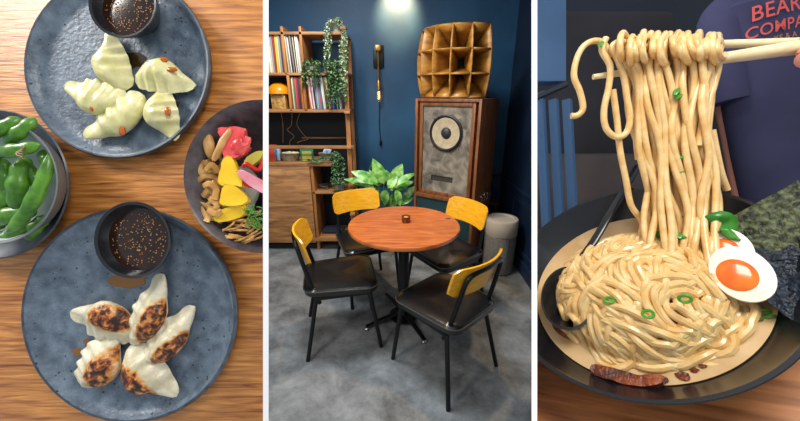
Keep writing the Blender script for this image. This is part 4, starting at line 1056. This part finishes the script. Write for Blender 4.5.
# shirt: loft of rings
def torso_r(y):   # half width, half depth, centre shift at height y
    c_ = .17*max(0, .60-y); y -= PY
    if y > .10: k = (y-.10)/.12; return (.20*(1-k)+.075*k, .10*(1-.35*k), 0)
    return (.19-.06*(.10-y), .115, c_)
bm = bmesh.new(); rings = []
ys = [-.60, -.52, -.42, -.32, -.22, -.12, -.02, .06, .10, .14, .18, .205]
for y in [q+PY for q in ys]:
    a, b, c_ = torso_r(y); rings.append([bm.verts.new((PX+c_+a*math.cos(2*PI*k/48), y, PZ-.12+b*math.sin(2*PI*k/48)*(1+.03*math.sin(6*y*3+k*.4)))) for k in range(48)])
for r0_, r1_ in zip(rings, rings[1:]):
    for k in range(48): bm.faces.new((r0_[k], r0_[(k+1) % 48], r1_[(k+1) % 48], r1_[k]))
shirt = obj('t_shirt', bm, M_shirt, t)
for s, P in ((1, [bv[7]+V((-.05, .0, 0)), bv[7]+V((.03, -.03, .01)), (bv[7]+bv[8])/2+V((0, -.02, 0))]), (-1, [bv[12]+V((.06, -.01, 0)), bv[12]+V((.03, -.06, 0)), V((1.035, .34, PZ-.13))])):
    obj('sleeve', tubebm(smooth(P, 5), [.075-.018*k/10 for k in range(11)], 24), M_shirt, shirt)
# printed lettering wrapped on the chest
def shirt_text(txt, px, py, size, ang, m, sx_=.62):
    cu = bpy.data.curves.new('lettering', 'FONT'); cu.body = txt; cu.size = size; cu.offset = size*.008; cu.space_character = 1.06
    tmp = bpy.data.objects.new('tmp', cu); dg = bpy.context.evaluated_depsgraph_get()
    col.objects.link(tmp); bpy.context.view_layer.update(); dg = bpy.context.evaluated_depsgraph_get()
    me = bpy.data.meshes.new_from_object(tmp.evaluated_get(dg)); bpy.data.objects.remove(tmp)
    bm = bmesh.new(); bm.from_mesh(me); bmesh.ops.subdivide_edges(bm, edges=[e for e in bm.edges if e.calc_length() > .01], cuts=3)
    base_ = CM(px, py, .93); R2 = Matrix.Rotation(ang, 3, 'Z')
    for v in bm.verts:
        q = R2 @ V((v.co.x*sx_, v.co.y, 0)); x, y = base_.x+q.x, base_.y+q.y
        a, b, c_ = torso_r(y); k = max(-.98, min(.98, (x-PX-c_)/a)); v.co = V((x, y, PZ-.12+b*math.sqrt(1-k*k)*1.06+.010))
    o = obj('shirt_print', bm, m, shirt, sm=False); return o
shirt_text('BEAR', 756, 19.5, .058, .12, M_ink); shirt_text('COMPA', 755, 35.5, .044, .09, M_ink)
shirt_text("KS & A", 771, 43, .021, .12, M_ink2)
bm = bmesh.new(); blob(bm, (PX, PY+0.4, PZ-.09), (.078, .11, .10), sub=4); hd = obj('head', bm, M_skin, t)
bm = bmesh.new(); blob(bm, (PX, PY+0.445, PZ-.115), (.085, .085, .105), sub=4, wob=.05); obj('hair', bm, M_hair, t)
for s in (-1, 1):
    bm = bmesh.new(); blob(bm, (PX+s*.028, PY+0.405, PZ+.004), (.011, .006, .006), sub=2); obj('eye', bm, M_blk, hd)
    bm = bmesh.new(); blob(bm, (PX+s*.079, PY+0.39, PZ-.09), (.010, .026, .016), sub=2); obj('ear', bm, M_skin, hd)
bm = bmesh.new(); blob(bm, (PX, PY+0.375, PZ+.012), (.011, .020, .014), sub=2); obj('nose', bm, M_skin, hd)
bm = bmesh.new(); blob(bm, (PX, PY+0.34, PZ-.004), (.024, .006, .006), sub=2); obj('mouth', bm, M_red, hd)
bm = bmesh.new(); tube(bm, [(PX-.09+.12, PY-0.53, PZ-.13), (PX-.11+.12, PY-0.6, PZ+.2), (PX-.11+.12, PY-0.98, PZ+.2)], [.10, .085, .06], 20); tube(bm, [(PX+.09+.12, PY-0.53, PZ-.13), (PX+.11+.12, PY-0.6, PZ+.2), (PX+.11+.12, PY-0.98, PZ+.2)], [.10, .085, .06], 20); obj('trousers', bm, M_denim, t)

# ================================================================== light
w = bpy.data.worlds.new('daylight'); sc.world = w; w.use_nodes = True
w.node_tree.nodes['Background'].inputs[0].default_value = (.80, .90, 1.0, 1); w.node_tree.nodes['Background'].inputs[1].default_value = .62
def area(name, loc, tgt, size, power, colr, sy=None):
    l = bpy.data.lights.new(name, 'AREA'); l.energy = power; l.color = colr; l.size = size
    if sy: l.shape = 'RECTANGLE'; l.size_y = sy
    o = bpy.data.objects.new(name, l); col.objects.link(o); o.location = loc
    o.rotation_euler = (V(tgt)-V(loc)).to_track_quat('-Z', 'Y').to_euler(); return o
def spot(name, loc, tgt, power, colr, ang, blend=.4, rad=.05):
    l = bpy.data.lights.new(name, 'SPOT'); l.energy = power; l.color = colr; l.spot_size = math.radians(ang); l.spot_blend = blend; l.shadow_soft_size = rad
    o = bpy.data.objects.new(name, l); col.objects.link(o); o.location = loc
    o.rotation_euler = (V(tgt)-V(loc)).to_track_quat('-Z', 'Y').to_euler(); return o
cw = lambda x, y, d: CAM @ V((x, y, -d))
area('added_softbox_left_stand', cw(-1.3, .88, -.10), cw(-.33, 0, .42), .45, 22, (1, .96, .9))  # added area lamp out of view, stands in for window daylight on the dumplings
area('added_softbox_right_stand', cw(.15, .62, -.15), cw(.33, -.02, .36), .35, 6.6, (1, .95, .88))  # unseen soft lamp added close by to brighten the noodle stand
area('ceiling_panel_light', (-.55, 1.9, 2.76), (-.35, 1.75, 0), .55, 50, (.80, .90, 1.0))
spot('ceiling_spot_table', (.12, 2.28, 2.6), (.05, 1.85, 0), 74, (1, .70, .42), 62, .5, .05)
spot('ceiling_spot_wall', (-.02, 3.22, 2.46), (-.02, 3.5, 2.26), 75, (1, .60, .28), 70, .7, .05)
spot('ceiling_spot_shelf', (-.75, 2.2, 2.7), (-.9, 3.1, 1.2), 70, (1, .86, .68), 60, .6, .1)
spot('ceiling_spot_speaker', (-.95, 2.0, 2.7), (.40, 2.8, 1.2), 75, (1, .82, .6), 50, .6, .08)
